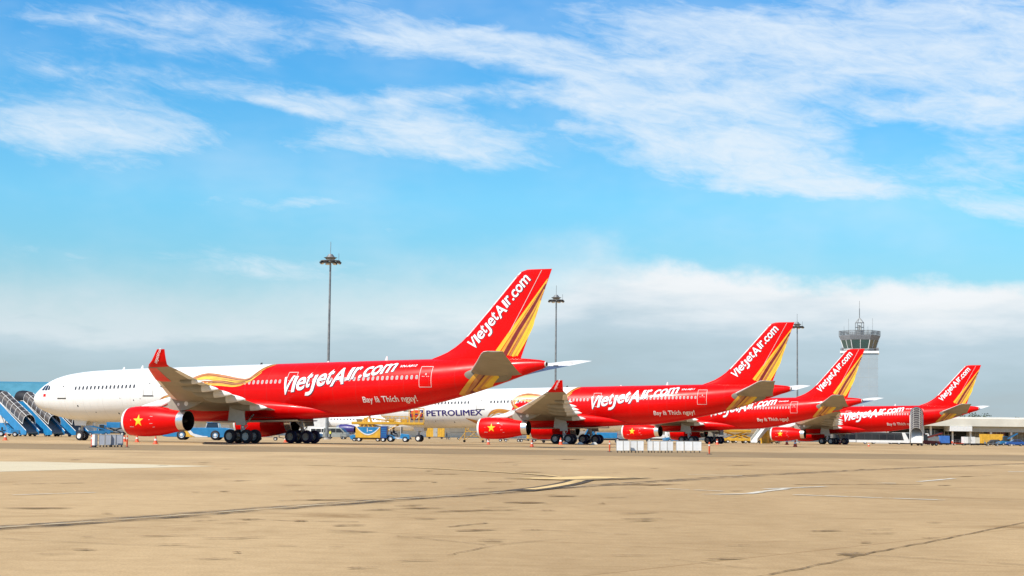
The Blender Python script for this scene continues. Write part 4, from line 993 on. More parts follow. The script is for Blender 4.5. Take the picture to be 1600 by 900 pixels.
# ------------------------------------------------------------------ barriers, posts, cones
def barrier(label, px0, px1, py, group, front, turn=0.):
    Z_ = ground((px0 + px1) / 2, py).y; a, c = Vector((gx(px0, Z_), Z_, 0)), Vector((gx(px1, Z_), Z_, 0)); w = (c - a).length - .03; m = (a + c) / 2
    r = thing('barrier_board', label, 'barrier', m, math.atan2(c.y - a.y, c.x - a.x) + turn + rnd.uniform(-.09, .09), group); r.location.y += rnd.uniform(-.25, .25); h_ = .70
    b = MB(); b.box((0, 0, .14 + h_ / 2), (w, .22, h_), front); b.build('board', r, False, .012)
    b = MB()
    for x, z, dx_, dz_ in ((0, .145, w, .03), (0, .135 + h_, w, .03), (-w / 2 + .012, .14 + h_ / 2, .026, h_), (w / 2 - .012, .14 + h_ / 2, .026, h_)): b.box((x, -.113, z), (dx_, .02, dz_), M_tan)
    b.build('frame', r)
    for x in (-w * .3, w * .3):
        b = MB(); b.box((x, 0, .07), (.05, .16, .14), M_dark); b.box((x, 0, .015), (.07, .42, .03), M_dark); b.build('foot', r)
    return r
M_bgrey = mat('grey barrier board', (.40, .42, .47), .55, var=.08)
M_bwhite = mat('white barrier board', (.85, .84, .81), .5, var=.06, scale=2.2)
ORD = ['first', 'second', 'third', 'fourth', 'fifth', 'sixth', 'seventh', 'eighth', 'ninth', 'tenth', 'last']
xl = [153.5, 163, 172.8, 182.2, 193]
for i in range(4): barrier(f'grey barrier board, {ORD[i]} from the left in the short row by the nearest nose', xl[i], xl[i + 1], 698.6, 'short row of grey barrier boards', M_bgrey)
e = barrier('cream barrier board standing end on at the short grey row', 145, 153, 699.3, 'short row of grey barrier boards', M_off, R(70))
xr = [962, 973.5, 984.5, 995.5, 1006.5, 1011, 1020, 1030.5, 1042, 1052, 1055.5, 1068.5, 1082, 1096.5]
pairs = [(xr[0], xr[1]), (xr[1], xr[2]), (xr[2], xr[3]), (xr[3], xr[4]), (xr[5], xr[6]), (xr[6], xr[7]), (xr[7], xr[8]), (xr[8], xr[9]), (xr[10], xr[11]), (xr[11], xr[12]), (xr[12], xr[13])]
for i, (a, c) in enumerate(pairs): barrier(f'white barrier board, {ORD[i]} from the left in the long white row' if i < 10 else 'white barrier board at the right end of the long white row', a, c, 707.3, 'long row of white barrier boards', M_bwhite)
def post(label, px, py, h_=.82):
    r = thing('marker_post', label, 'post', ground(px, py), 0, 'orange marker posts')
    b = MB(); b.lathe([(.03, .05), (.2, .045), (.25, .055), (.5, .055), (.55, .045), (h_ - .03, .045), (h_, .03), (h_, .001)], (0, 0, 0), (0, 0, 1), M_cone, 12); b.build('shaft', r, True)
    b = MB(); b.lathe([(0, .18), (.03, .17), (.05, .06)], (0, 0, 0), (0, 0, 1), M_dark, 12); b.build('base', r, True)
    b = MB(); b.lathe([(.56, .058), (.66, .058)], (0, 0, 0), (0, 0, 1), M_off, 12); b.build('reflective_band', r, True)
post('orange marker post left of the grey barrier row', 143, 699.2); post('orange marker post right of the grey barrier row', 198.5, 699.)
post('orange marker post left of the white barrier row', 952.5, 706.3); post('orange marker post right of the white barrier row', 1108.3, 710.)
cone0 = None
def cone(label, px, py, s_=1.):
    global cone0
    if cone0 is None:
        r = thing('traffic_cone', label, 'traffic cone', ground(px, py), 0, 'orange traffic cones on the apron')
        b = MB(); b.lathe([(.04, .30), (.10, .27), (.95, .06), (1.0, .05), (1.0, .001)], (0, 0, 0), (0, 0, 1), M_cone, 16); b.build('body', r, True)
        b = MB(); b.box((0, 0, .025), (.72, .72, .05), M_cone); b.build('base', r, False, .01)
        b = MB(); b.lathe([(.45, .196), (.66, .146)], (0, 0, 0), (0, 0, 1), M_off, 16); b.build('reflective_band', r, True)
        cone0 = r
    else: r = dup(cone0, ground(px, py), 0, label)
    r.scale = (s_, s_, s_); return r
for lb, px, py, s_ in (('orange cone at the far left edge in front of the stairs', 8.3, 688., .72), ('orange cone half hidden behind the grey barrier row', 194.5, 690.2, .70), ('orange cone under the front of the nearest red engine', 214, 690.8, .72),
                   ('orange cone under the middle of the nearest red engine', 243, 694., .70), ('orange cone between the main wheels of the nearest airliner', 446, 691.2, .72), ('orange cone under the engine lip of the PETROLIMEX airliner', 763, 694.5, .68),
                   ('orange cone below the engine nozzle of the PETROLIMEX airliner', 831, 698, .64), ('orange cone beside the front wheels of the PETROLIMEX airliner', 876, 694.8, .9), ('orange cone at the rear wheels of the third airliner', 1120.5, 694.6, .9),
                   ('small orange cone under the engine of the farthest airliner', 1229.5, 695, 1.1), ('larger nearer orange cone under the engine of the farthest airliner', 1242.6, 698.4, 1.0), ('orange cone at the wheels of the farthest airliner', 1312.5, 694.4, 1.), ('orange cone alone on open apron left of the tan covered stairs', 1357.5, 697.5, .6)):
    cone(lb, px, py, s_)
def chock(px, py, z_):
    r = thing('wheel_chock', 'pale wheel chock wedged at the main wheels of the PETROLIMEX airliner', 'chock', foot(px, z_), 0, 'wheel chocks of the PETROLIMEX airliner')
    b = MB(); b.prism([(-.5, 0), (.5, 0), (.18, .32), (-.18, .32)], 'y', -.2, .2, M_off); b.build('wedge', r, False, .02)
    b = MB(); b.tube((-.1, 0, .34), (.1, 0, .34), .03, M_dark, 6); b.build('handle', r)
for px, z_ in ((883, 239), (906.5, 238), (928.5, 237)): chock(px, 0, z_)

# ------------------------------------------------------------------ vehicles
def pushback(label, loc, rz):
    r = thing('pushback_tug', label, 'aircraft tug', loc, rz)               # front towards -x
    b = MB(); b.prism([(-4.6, .45), (-4.5, 1.05), (-2.9, 1.38), (-2.2, 1.62), (3.6, 1.66), (4.5, 1.45), (4.6, .5), (3.9, .38), (-4.0, .38)], 'y', -1.35, 1.35, M_blue); b.build('body', r, False, .06)
    for s_ in (-1, 1):
        b = MB(); b.prism([(-1.65, 1.62), (-1.25, 1.62), (-.5, .85), (.7, .55), (1.35, .52), (1.35, .40), (-.2, .40), (-.9, .70)], 'y', s_ * 1.36 - .01, s_ * 1.36 + .01, M_off); b.build('white_swoosh', r)
        b = MB(); b.prism([(-1.95, 1.60), (-1.67, 1.60), (-.95, .70), (-.3, .42), (-1.6, .42)], 'y', s_ * 1.36 - .009, s_ * 1.36 + .009, M_yellow); b.build('yellow_swoosh', r)
    b = MB(); b.box((1.9, -.2, 1.98), (1.9, 1.6, .66), M_glass, None, (.78, .9)); b.build('cab_glass', r, False, .04)
    b = MB(); b.box((1.9, -.2, 2.34), (1.6, 1.6, .07), M_blue)
    for x in (1.02, 2.78):
        for y in (-.98, .58): b.tube((x, y, 1.62), (1.9 + (x - 1.9) * .8, -.2 + (y + .2) * .9, 2.34), .045, M_off, 6)
    b.build('cab_frame', r)
    b = MB(); b.box((4.3, -.7, 1.0), (.5, .9, .5), M_off); b.box((4.62, .6, .9), (.06, .4, .2), M_star); b.build('rear_lamp', r)
    for x in (-2.1, 2.35):
        for s_ in (-1, 1): wheel_part(r, (x, s_ * 1.15, .68), .68, .52)
    b = MB(); b.tube((-4.5, 0, .6), (-5.4, 0, .6), .07, M_dark, 8); b.box((-5.4, 0, .6), (.2, .3, .2), M_dark); b.build('tow_hook', r)
pushback('low blue aircraft tug with white and yellow swoosh under the nearest belly', foot(311, 229), R(0))
def tow_tractor(label, loc, rz, group=None, canopy=True):
    r = thing('tow_tractor', label, 'tow tractor', loc, rz, group)           # front towards +x
    b = MB(); b.prism([(-1.6, .45), (-1.6, .95), (-1.1, 1.05), (-.2, .62), (.35, .62), (.45, 1.18), (1.55, 1.05), (1.68, .9), (1.68, .42)], 'y', -.75, .75, M_blue); b.build('body', r, False, .05)
    b = MB(); b.box((-.7, 0, .95), (.5, 1.1, .14), M_dark); b.box((-.98, 0, 1.2), (.12, 1.1, .5), M_dark); b.build('seat', r, False, .03)
    if canopy:
        b = MB(); b.box((-.35, 0, 2.12), (1.7, 1.5, .07), M_off); b.build('canopy_roof', r, False, .02)
        b = MB()
        for x in (-1.12, .42):
            for y in (-.7, .7): b.tube((x, y, .95), (x, y, 2.1), .035, M_off, 6)
        b.build('canopy_post', r)
        b = MB(); b.box((.46, 0, 1.62), (.03, 1.36, .9), M_glass); b.build('windscreen', r)
    b = MB(); b.prism([(-.5, .60), (-.15, .62), (.25, .50), (.75, .47), (.75, .43), (.0, .43)], 'y', -.765, -.752, M_off); b.build('white_swoosh', r)
    for x in (-1.05, 1.05):
        for s_ in (-1, 1): wheel_part(r, (x, s_ * .66, .40 if x > 0 else .47), .40 if x > 0 else .47, .24)
    for y in (-.5, .5): b = MB(); b.lathe([(0, .09), (.03, .08), (.03, .001)], (1.68, y, .78), (1, 0, 0), M_off, 10); b.build('headlight', r, True)
    b = MB(); b.box((1.72, 0, .45), (.1, 1.5, .16), M_dark); b.build('bumper', r, False, .02)
    b = MB(); b.tube((.1, -.3, 1.0), (.28, -.3, 1.28), .02, M_dark, 6); b.lathe([(0, .17), (.02, .17), (.02, .14)], (.1, -.3, 1.3), (-.6, 0, .8), M_dark, 14); b.build('steering_wheel', r)
    return r
ta = tow_tractor('blue tow tractor with canopy, driver and white wheels beside the service cart', foot(622.5, 242), R(-6))
tb = tow_tractor('blue tow tractor without a canopy behind the rear wheels of the nearest airliner', foot(489, 310), R(160), None, False)
tow_tractor('blue tow tractor parked beside the leftmost covered stairs', foot(13, 268), R(8), None, False)
def service_cart(label, loc, rz):
    r = thing('service_cart', label, 'ground power unit', loc, rz)
    b = MB(); b.box((0, 0, 1.30), (3.5, 1.7, 1.55), M_yellow); b.build('body', r, False, .06)
    b = MB()
    pl_ = [(1.62, 2.05)] + [(1.62 - 3.2 * i / 12, 2.05 - 1.0 * math.sin(math.pi * i / 12) ** .9) for i in range(13)] + [(-1.6, 2.05)]
    b.prism(pl_, 'y', -.875, -.853, M_blue); b.build('side_panel', r)
    arcp = [(1.68 - 3.36 * i / 14, 2.02 - 1.12 * math.sin(math.pi * i / 14) ** .9) for i in range(15)]; inn = [(1.56 - 3.12 * i / 14, 2.04 - .97 * math.sin(math.pi * i / 14) ** .9) for i in range(15)]
    b = MB()
    for i in range(14): b.add([(arcp[i][0], -.882, arcp[i][1]), (arcp[i + 1][0], -.882, arcp[i + 1][1]), (inn[i + 1][0], -.882, inn[i + 1][1]), (inn[i][0], -.882, inn[i][1])], [(0, 1, 2, 3)], M_off)
    b.build('white_swoosh', r)
    b = MB(); b.box((-.1, -.882, 1.62), (.09, .01, .55), M_off); b.box((.35, -.882, 1.55), (.5, .01, .10), M_off); b.build('panel_marking', r)
    b = MB(); b.box((2.2, 0, 1.35), (.85, 1.66, 1.65), M_dblue)
    for i in range(5): b.box((2.2, -.84, .8 + i * .25), (.75, .03, .07), M_blue)
    b.build('engine_cover', r, False, .03)
    b = MB(); b.box((.3, 0, .46), (4.9, 1.3, .16), M_dark); b.build('chassis', r)
    b = MB(); b.prism([(-1.8, .3), (-2.45, .3), (-2.65, .75), (-2.2, .95), (-1.8, .95)], 'y', -.6, .6, M_blue); b.build('hitch_cover', r, False, .03)
    for x in (-1.3, 2.1):
        for s_ in (-1, 1): wheel_part(r, (x, s_ * .72, .32), .32, .22)
service_cart('yellow and blue service cart with a white swoosh, beside the tow tractor', foot(576, 242), R(-3))
def van(name, label, loc, rz, paint, group):
    r = thing(name, label, 'van', loc, rz, group)                              # front towards +x
    b = MB(); b.prism([(-2.4, .42), (-2.42, 1.2), (-2.25, 2.1), (-2.05, 2.22), (.95, 2.22), (1.25, 2.12), (2.1, 1.32), (2.45, 1.12), (2.5, .5), (2.4, .38), (-2.3, .36)], 'y', -.9, .9, paint); b.build('body', r, False, .09)
    for s_ in (-1, 1):
        for poly in ([(-2.1, 1.28), (-2.05, 2.0), (-1.0, 2.0), (-1.0, 1.28)], [(-.92, 1.28), (-.92, 2.0), (.2, 2.0), (.2, 1.28)], [(.30, 1.28), (.30, 2.0), (1.1, 2.0), (1.72, 1.36), (1.72, 1.28)]):
            b = MB(); b.prism(poly, 'y', s_ * .905 - .012, s_ * .905 + .012, M_glass); b.build('window', r)
        b = MB(); b.box((.25, s_ * .915, 1.1), (.16, .03, .05), M_dark); b.build('door_handle', r)
        b = MB(); b.box((1.55, s_ * 1.05, 1.42), (.16, .16, .24), M_dark); b.build('mirror', r, False, .02)
    b = MB(); b.box((1.70, 0, 1.74), (.03, 1.5, .95), M_glass, (0, R(-46.5), 0)); b.build('windscreen', r)
    b = MB(); b.box((-2.36, 0, 1.65), (.03, 1.4, .6), M_glass, (0, R(8), 0)); b.build('rear_window', r)
    for s_ in (-.62, .62): b = MB(); b.box((2.47, s_, .92), (.06, .36, .2), M_off); b.build('headlight', r, False, .02)
    b = MB(); b.box((2.5, 0, .5), (.12, 1.7, .24), M_dark); b.build('bumper', r, False, .03)
    for x in (-1.5, 1.55):
        for s_ in (-1, 1): wheel_part(r, (x, s_ * .8, .34), .34, .22, None, M_silver)
M_vsil = mat('silver van paint', (.33, .34, .31), .35, .3, .4, .06)
van('van', 'silver van with dark windows right of the rear wheels of the nearest airliner', foot(525, 335), R(-14), M_vsil, 'vans behind the nearest airliner')
van('van', 'white van half hidden behind the silver van', foot(503, 352), R(-20), M_white, 'vans behind the nearest airliner')
def platform(label, loc, rz):
    r = thing('access_platform', label, 'access platform', loc, rz)
    zt = 2.55
    b = MB(); b.box((0, 0, zt), (10.4, 2.0, .22), M_yellow); b.box((0, -1.02, zt + .12), (10.4, .06, .3), M_yellow); b.box((0, 1.02, zt + .12), (10.4, .06, .3), M_yellow); b.build('deck', r)
    b = MB()
    for y in (-.9, .9):
        for x0, x1 in ((-5.0, -3.3), (-1.4, -2.7), (-1.8, -3.4), (-4.0, -3.0)): b.tube((x0, y, .35), (x1, y, zt + .9 if abs(x1 + 3.0) < .5 else zt), .09, M_yellow, 6)
        b.tube((-5.2, y, .35), (-1.0, y, .35), .1, M_yellow, 6); b.tube((-3.0, y, zt + .9), (2.6, y, zt + .1), .07, M_yellow, 6)
        b.tube((1.0, y, zt), (4.4, y, zt + .02), .1, M_yellow, 6); b.tube((-1.8, y, .5), (1.5, y, zt - .1), .09, M_yellow, 6)
    b.tube((-3.0, -.9, zt + .9), (-3.0, .9, zt + .9), .08, M_yellow, 6); b.build('truss', r)
    b = MB()
    for y in (-.98, .98):
        for i in range(9): x = -1.4 + i * .55; b.tube((x, y, zt), (x, y, zt + 1.1), .035, M_yellow, 6)
        for z in (.55, 1.1): b.tube((-1.4, y, zt + z), (2.9, y, zt + z), .035, M_yellow, 6)
    b.build('guard_rail', r)
    b = MB(); b.box((4.1, 0, zt + .2), (2.2, 2.0, .12), M_yellow)
    for x in (3.05, 3.75, 4.45, 5.15):
        for y in (-.95, .95): b.tube((x, y, zt + .2), (x, y, zt + 2.3), .04, M_yellow, 6)
    for z in (.9, 1.6, 2.3):
        for y in (-.95, .95): b.tube((3.05, y, zt + z), (5.15, y, zt + z), .035, M_yellow, 6)
        for x in (3.05, 5.15): b.tube((x, -.95, zt + z), (x, .95, zt + z), .035, M_yellow, 6)
    b.build('basket', r)
    for i, (x, y, m) in enumerate(((-.6, .2, M_off), (.5, -.1, M_yellow), (1.5, .3, M_off), (2.4, 0, M_yellow))): b = MB(); b.box((x, y, zt + .42), (.7, .8, .6), m); b.build('control_box', r, False, .03)
    for x in (-4.8, -1.4):
        for s_ in (-1, 1): wheel_part(r, (x, s_ * .9, .32), .32, .22)
platform('yellow access platform with a railed basket reaching under the PETROLIMEX nose', foot(606, 250), R(-1))
def container_cart(label, loc, rz, col, door, w=5., h_=2.25, group=None, d=1.9):
    r = thing('container_trailer', label, 'container trailer', loc, rz, group)
    n = 3 if door else 1
    b = MB(); b.box((0, 0, .50 + h_ / 2), (w, d, h_), col)
    for i in range(9): b.box((-w / 2 + .25 + i * (w - .5) / 8, -d / 2 - .015, .5 + h_ / 2), (.06, .03, h_ * .94), col)
    b.build('container', r, False, .03)
    b = MB(); b.box((0, 0, .42), (w + .1, d, .12), M_dark); b.tube((w / 2, 0, .42), (w / 2 + .9, 0, .35), .05, M_dark, 6); b.build('chassis', r)
    if door: b = MB(); b.box((0, -d / 2 - .03, .52 + h_ / 2), (w * .23, .05, h_ * .96), door); b.box((.35, -d / 2 - .07, .5 + h_ / 2), (.06, .05, .3), M_dark); b.build('door', r, False, .01)
    for x in (-w * .34, w * .34):
        for s_ in (-1, 1): wheel_part(r, (x, s_ * (d / 2 - .15), .24), .24, .16, None, M_dark)
    return r
container_cart('yellow box trailer with a grey door behind the nose wheels of the PETROLIMEX airliner', foot(680.5, 445), R(-2), M_yellow, M_grey, 4.7, 2.35)
def work_stand(label, loc, rz, m):
    r = thing('work_stand', label, 'work stand', loc, rz)
    b = MB()
    for x in (-1.4, 1.4):
        for y in (-.7, .7): b.tube((x, y, .25), (x * .86, y * .8, 2.3), .05, m, 6)
    for z in (.9, 1.6): 
        for y in (-.7, .7): b.tube((-1.35, y, z), (1.35, y, z), .04, m, 6)
    for y in (-.62, .62):
        b.tube((-1.4, y, .3), (1.3, y, 2.2), .04, m, 6); b.tube((1.4, y, .3), (-1.3, y, 2.2), .04, m, 6)
    b.build('frame', r)
    b = MB(); b.box((.3, 0, 2.3), (1.9, 1.2, .08), m); b.build('deck', r)
    b = MB()
    for x in (-.6, .3, 1.2):
        for y in (-.58, .58): b.tube((x, y, 2.3), (x, y, 3.3), .035, m, 6)
    for y in (-.58, .58):
        for z in (2.8, 3.3): b.tube((-.6, y, z), (1.2, y, z), .035, m, 6)
    b.build('guard_rail', r)
    b = MB()
    for y in (-.4, .4): b.tube((-2.2, y, .25), (-.6, y, 2.3), .045, m, 6)
    for i in range(7): b.box((-2.1 + i * .24, 0, .45 + i * .3), (.2, .8, .04), m)
    b.build('ladder', r)
    for x in (-1.4, 1.4):
        for s_ in (-1, 1): wheel_part(r, (x, s_ * .7, .18), .18, .1, None, M_dark)
work_stand('yellow railed work stand with a ladder left of the PETROLIMEX airliner engine', foot(740, 262), R(0), M_yellow)
def dolly(label, loc, rz, group, load=None):
    r = thing('baggage_dolly', label, 'trailer', loc, rz, group)
    b = MB(); b.box((0, 0, .5), (3.2, 1.6, .10), M_steel)
    for x in (-1.6, 1.6): b.box((x, 0, .72), (.05, 1.6, .44), M_steel)
    b.build('deck', r)
    b = MB()
    for x in (-1.57, -.5, .5, 1.57): b.tube((x, .78, .5), (x, .78, 1.3), .03, M_steel, 6)
    for z in (.9, 1.3): b.tube((-1.57, .78, z), (1.57, .78, z), .03, M_steel, 6)
    b.build('rail', r); b = MB(); b.tube((1.6, 0, .45), (2.6, 0, .3), .05, M_dark, 6); b.build('tow_bar', r)
    for x in (-1.1, 1.1):
        for s_ in (-1, 1): wheel_part(r, (x, s_ * .65, .25), .25, .16)
    return r
for k, (lb, px) in enumerate((('empty grey dolly under the left part of the PETROLIMEX airliner engine', 772), ('empty grey dolly, middle one of three under the PETROLIMEX airliner engine', 800), ('empty grey dolly below the nozzle of the PETROLIMEX airliner engine', 824))):
    dolly(lb, foot(px, 300), R(-3 + k * 4), 'grey dollies behind the PETROLIMEX airliner engine')
dolly('empty grey dolly between the left and right wheels of the nearest airliner', foot(418, 240), R(4), None)
dolly('empty grey dolly right of the silver van', foot(545, 330), R(10), None)
dolly('empty grey dolly beside the standing man near the yellow box trailer', foot(709, 400), R(5), None)
def belt_loader(label, loc, rz, m=None, tilt=20, group=None):
    m = m or M_blue
    r = thing('belt_loader', label, 'belt loader', loc, rz, group)
    b = MB(); b.prism([(-2.6, .4), (-2.7, .9), (-1.2, 1.15), (2.3, .95), (2.5, .6), (2.4, .38)], 'y', -.95, .95, m); b.build('body', r, False, .04)
    b = MB(); b.box((0.2, .3, 1.75), (7.0, .95, .28), m, (0, R(-tilt), 0)); b.box((.2, .3, 1.93), (6.9, .7, .06), M_dark, (0, R(-tilt), 0)); b.build('conveyor', r)
    b = MB(); b.box((-.9, -.55, 1.7), (1.2, .8, 1.2), M_glass, None, (.85, .9)); b.build('cab', r, False, .05)
    b = MB(); b.box((-.9, -.55, 2.34), (1.2, .9, .08), m); b.build('cab_roof', r, False, .02)
    for x in (-1.7, 1.6):
        for s_ in (-1, 1): wheel_part(r, (x, s_ * .85, .38), .38, .24)
    return r
belt_loader('blue belt loader with raised conveyor right of the nearest nose wheels', foot(152, 372), R(200), M_blue, 14)
def box_truck(label, loc, rz, cabm, boxm, stripe=None, w=3.6, h_=2.6, lift=0., group=None):
    r = thing('box_truck', label, 'truck', loc, rz, group)                     # front towards +x
    b = MB(); b.prism([(1.5, .5), (1.5, 2.2), (1.75, 2.35), (2.7, 2.35), (3.15, 1.5), (3.3, 1.35), (3.3, .5)], 'y', -1.05, 1.05, cabm); b.build('cab', r, False, .06)
    b = MB(); b.prism([(1.95, 1.45), (1.95, 2.15), (2.62, 2.15), (2.98, 1.45)], 'y', -1.07, 1.07, M_glass); b.box((2.98, 0, 1.85), (.04, 1.8, .8), M_glass, (0, R(-27), 0)); b.build('cab_window', r)
    b = MB(); b.box((-.6, 0, .62), (6.6, 1.2, .22), M_dark); b.build('chassis', r)
    b = MB(); b.box((1.3 - w / 2 - .1, 0, .85 + lift + h_ / 2), (w, 2.2, h_), boxm); b.build('cargo_box', r, False, .04)
    if stripe:
        for i, m in enumerate(stripe): b = MB(); b.box((1.3 - w / 2 - .1 + (i - len(stripe) / 2 + .5) * w / len(stripe), -1.115, .85 + lift + h_ / 2), (w / len(stripe) * .7, .02, h_ * .8), m); b.build('side_stripe', r)
    if lift > .5:
        b = MB()
        for s_ in (-.8, .8): b.tube((-1.8, s_, .75), (.8, s_, .8 + lift), .07, M_dark, 6); b.tube((.8, s_, .75), (-1.8, s_, .8 + lift), .07, M_dark, 6)
        b.build('scissor_lift', r)
    for x in (-2.2, 2.4):
        for s_ in (-1, 1): wheel_part(r, (x, s_ * .95, .44), .44, .28)
    return r
box_truck('blue lift truck with dark cab window left of the grey barrier row', foot(176, 376), R(182), M_blue, M_blue, None, 2.9, 1.2, .9)
box_truck('white catering truck with blue and orange stripes above the nearest rear wheels', foot(489, 395), R(180), M_off, M_off, (M_blue, M_cone, M_blue), 4.2, 3.3, .6)
box_truck('blue and white truck behind the main wheels of the PETROLIMEX airliner', foot(944, 285), R(175), M_blue, M_blue, (M_off,), 3.4, .9, 0.)
box_truck('white truck behind the barrier row under the third airliner', foot(1029, 375), R(3), M_off, M_off, None, 2.5, .8, 0.)
b_ = belt_loader('pale blue belt loader with steep conveyor under the third airliner wing', foot(1056, 362), R(15), M_blue, 30)
container_cart('low blue and white container left of the PETROLIMEX airliner main wheels', foot(857, 268), R(0), M_blue, M_off, 2.2, .8, None, 1.2)
container_cart('yellow container cart behind the nozzle of the PETROLIMEX airliner engine', foot(831, 360), R(0), M_yellow, M_grey, 2.2, 1.6)
def high_loader(label, loc, rz, group='yellow high loaders'):
    r = thing('high_loader', label, 'cargo loader', loc, rz, group)
    b = MB(); b.box((0, 0, .8), (7.2, 2.4, .6), M_yellow); b.build('chassis', r, False, .05)
    b = MB(); b.box((.6, 0, 2.5), (6.0, 2.5, .3), M_yellow); b.box((.6, -1.28, 2.75), (6.0, .06, .3), M_yellow); b.build('deck', r, False, .03)
    b = MB()
    for y in (-.9, .9): b.tube((-1.8, y, 1.0), (2.6, y, 2.4), .1, M_yellow, 6); b.tube((2.6, y, 1.0), (-1.8, y, 2.4), .1, M_yellow, 6)
    b.build('scissor_lift', r)
    b = MB(); b.box((-3.0, -.6, 2.5), (1.1, 1.1, 1.5), M_glass, None, (.9, .9)); b.box((-3.0, -.6, 3.3), (1.2, 1.2, .1), M_yellow); b.build('cab', r, False, .03)
    for x in (-2.6, -1.5, 2.4):
        for s_ in (-1, 1): wheel_part(r, (x, s_ * 1.05, .42), .42, .3)
    return r
h1 = high_loader('yellow cargo loader right behind the wheels of the third airliner', foot(1146, 375), R(6))
h2 = dup(h1, foot(1163, 395), R(-170), 'yellow cargo loader left of the pale open stairs')
def open_stairs(label, loc, rz):
    r = thing('open_stairs', label, 'boarding stairs', loc, rz); run, zt = 4.4, 3.2
    b = MB()
    for i in range(14): b.box((-run * (i + .5) / 14, 0, .4 + (zt - .4) * (i + .5) / 14), (run / 14, 1.5, .2), M_off)
    b.prism([(0, .2), (0, .42), (-run, zt), (-run, zt - .4)], 'y', -.75, .75, M_off); b.build('steps', r)
    for s_ in (-1, 1):
        b = MB(); b.prism([(0, .3), (0, 1.1), (-run, zt + .9), (-run - 1.4, zt + .9), (-run - 1.4, zt - .3), (-run, zt - .3)], 'y', s_ * .82 - .04, s_ * .82 + .04, M_cream); b.build('side_panel', r, False, .02)
    b = MB(); b.box((-run - .7, 0, zt / 2), (1.5, 1.7, zt), M_yellow); b.box((-run - 2., 0, .8), (2.6, 1.7, 1.0), M_yellow); b.build('chassis', r, False, .04)
    for x in (-1.2, -run - 2.2):
        for s_ in (-1, 1): wheel_part(r, (x, s_ * .7, .36), .36, .24)
open_stairs('pale open stairs with yellow chassis beyond the third airliner', foot(1178, 372), R(232))
def car(label, loc, rz, paint, group=None):
    r = thing('parked_car', label, 'car', loc, rz, group)
    b = MB(); b.prism([(-2.2, .4), (-2.25, .85), (-2.1, 1.0), (-1.75, 1.05), (-1.2, 1.5), (.3, 1.52), (1.15, 1.02), (2.1, .88), (2.25, .62), (2.2, .36), (-2.1, .34)], 'y', -.86, .86, paint); b.build('body', r, False, .09)
    for s_ in (-1, 1):
        for poly in ([(-1.55, 1.06), (-1.15, 1.42), (-.42, 1.44), (-.42, 1.06)], [(-.34, 1.06), (-.34, 1.44), (.26, 1.44), (.95, 1.06)]): b = MB(); b.prism(poly, 'y', s_ * .862 - .01, s_ * .862 + .01, M_glass); b.build('window', r)
    b = MB(); b.box((.74, 0, 1.29), (.03, 1.4, .9), M_glass, (0, R(-59.5), 0)); b.build('windscreen', r)
    for s_ in (-.6, .6): b = MB(); b.box((2.2, s_, .74), (.08, .34, .14), M_off); b.build('headlight', r, False, .02)
    for x in (-1.35, 1.38):
        for s_ in (-1, 1): wheel_part(r, (x, s_ * .78, .32), .32, .2, None, M_silver)
    return r
car('silver car behind the engine of the farthest airliner', foot(1206, 390), R(10), M_vsil)
car('dark blue car under the terminal canopy at the right edge', foot(1586, 420), R(172), M_dblue)
car('black car parked beside the yellow container under the canopy', foot(1557, 455), R(5), M_dark)
# right hand row in front of the terminal
container_cart('dark grey container cart right of the tan covered stairs', foot(1457, 430), R(0), M_steel, None, 2.9, 1.6, 'container carts before the terminal')
container_cart('blue container cart before the terminal', foot(1475, 432), R(0), mat('blue container', (.05, .17, .52), .5), None, 2.4, 1.8, 'container carts before the terminal')
container_cart('white and grey container cart before the terminal', foot(1513, 425), R(2), M_off, M_grey, 2.9, 1.6, 'container carts before the terminal')
container_cart('pale small container cart left of the yellow container', foot(1525, 440), R(0), M_cream, None, 1.4, 1.5, 'container carts before the terminal')
container_cart('large ochre yellow container under the canopy', foot(1549, 465), R(0), M_yellow, None, 6.0, 2.5, 'container carts before the terminal')
dolly('flat orange-red dolly left of the white container cart', foot(1498, 425), R(0), None).children[0].data.materials[0] = M_cone
dolly('flat grey dolly in front of the large ochre container', foot(1550, 405), R(0), None)
belt_loader('dark red belt loader beside the foot of the tan covered stairs', foot(1449, 364), R(12), mat('dark red paint', (.22, .03, .02), .5), 16)
belt_loader('light blue and yellow belt loader under the right end of the canopy', foot(1573, 450), R(20), M_blue, 24)
def bus(label, loc, rz, group):
    r = thing('apron_bus', label, 'bus', loc, rz, group)                       # front towards +x
    b = MB(); b.prism([(-6.5, .4), (-6.5, 2.75), (-6.3, 2.95), (5.6, 2.95), (6.0, 2.75), (6.6, .9), (6.6, .4)], 'y', -1.35, 1.35, M_dark); b.build('body', r, False, .08)
    b = MB(); b.box((-.3, -1.36, .72), (12.2, .03, .6), M_off); b.build('skirt_panel', r)
    for i in range(6): b = MB(); b.box((-5.3 + i * 1.85, -1.365, 1.85), (1.6, .03, 1.25), M_glass); b.build('window', r)
    b = MB(); b.prism([(4.9, 2.98), (5.7, 2.98), (6.75, .95), (6.75, .38), (5.6, .38)], 'y', -1.40, -1.36, M_off); b.build('front_pillar', r)
    b = MB(); b.box((6.35, 0, 1.9), (.04, 2.4, 1.7), M_glass, (0, R(-17), 0)); b.build('windscreen', r)
    b = MB(); b.box((6.66, 0, .65), (.06, 2.6, .5), M_off); b.build('bumper', r, False, .02)
    b = MB(); b.box((-1.5, 0, 3.06), (4.5, 1.6, .2), M_grey); b.build('roof_unit', r, False, .04)
    for x in (-4.2, 4.2):
        for s_ in (-1, 1): wheel_part(r, (x, s_ * 1.2, .45), .45, .28)
    return r
bb = bus('dark apron bus with white slanted front left of the tan covered stairs', foot(1378, 440), R(-10), 'apron buses')
dup(bb, foot(1340, 470), R(-4), 'dark apron bus farther left, behind the wheels of the farthest airliner')
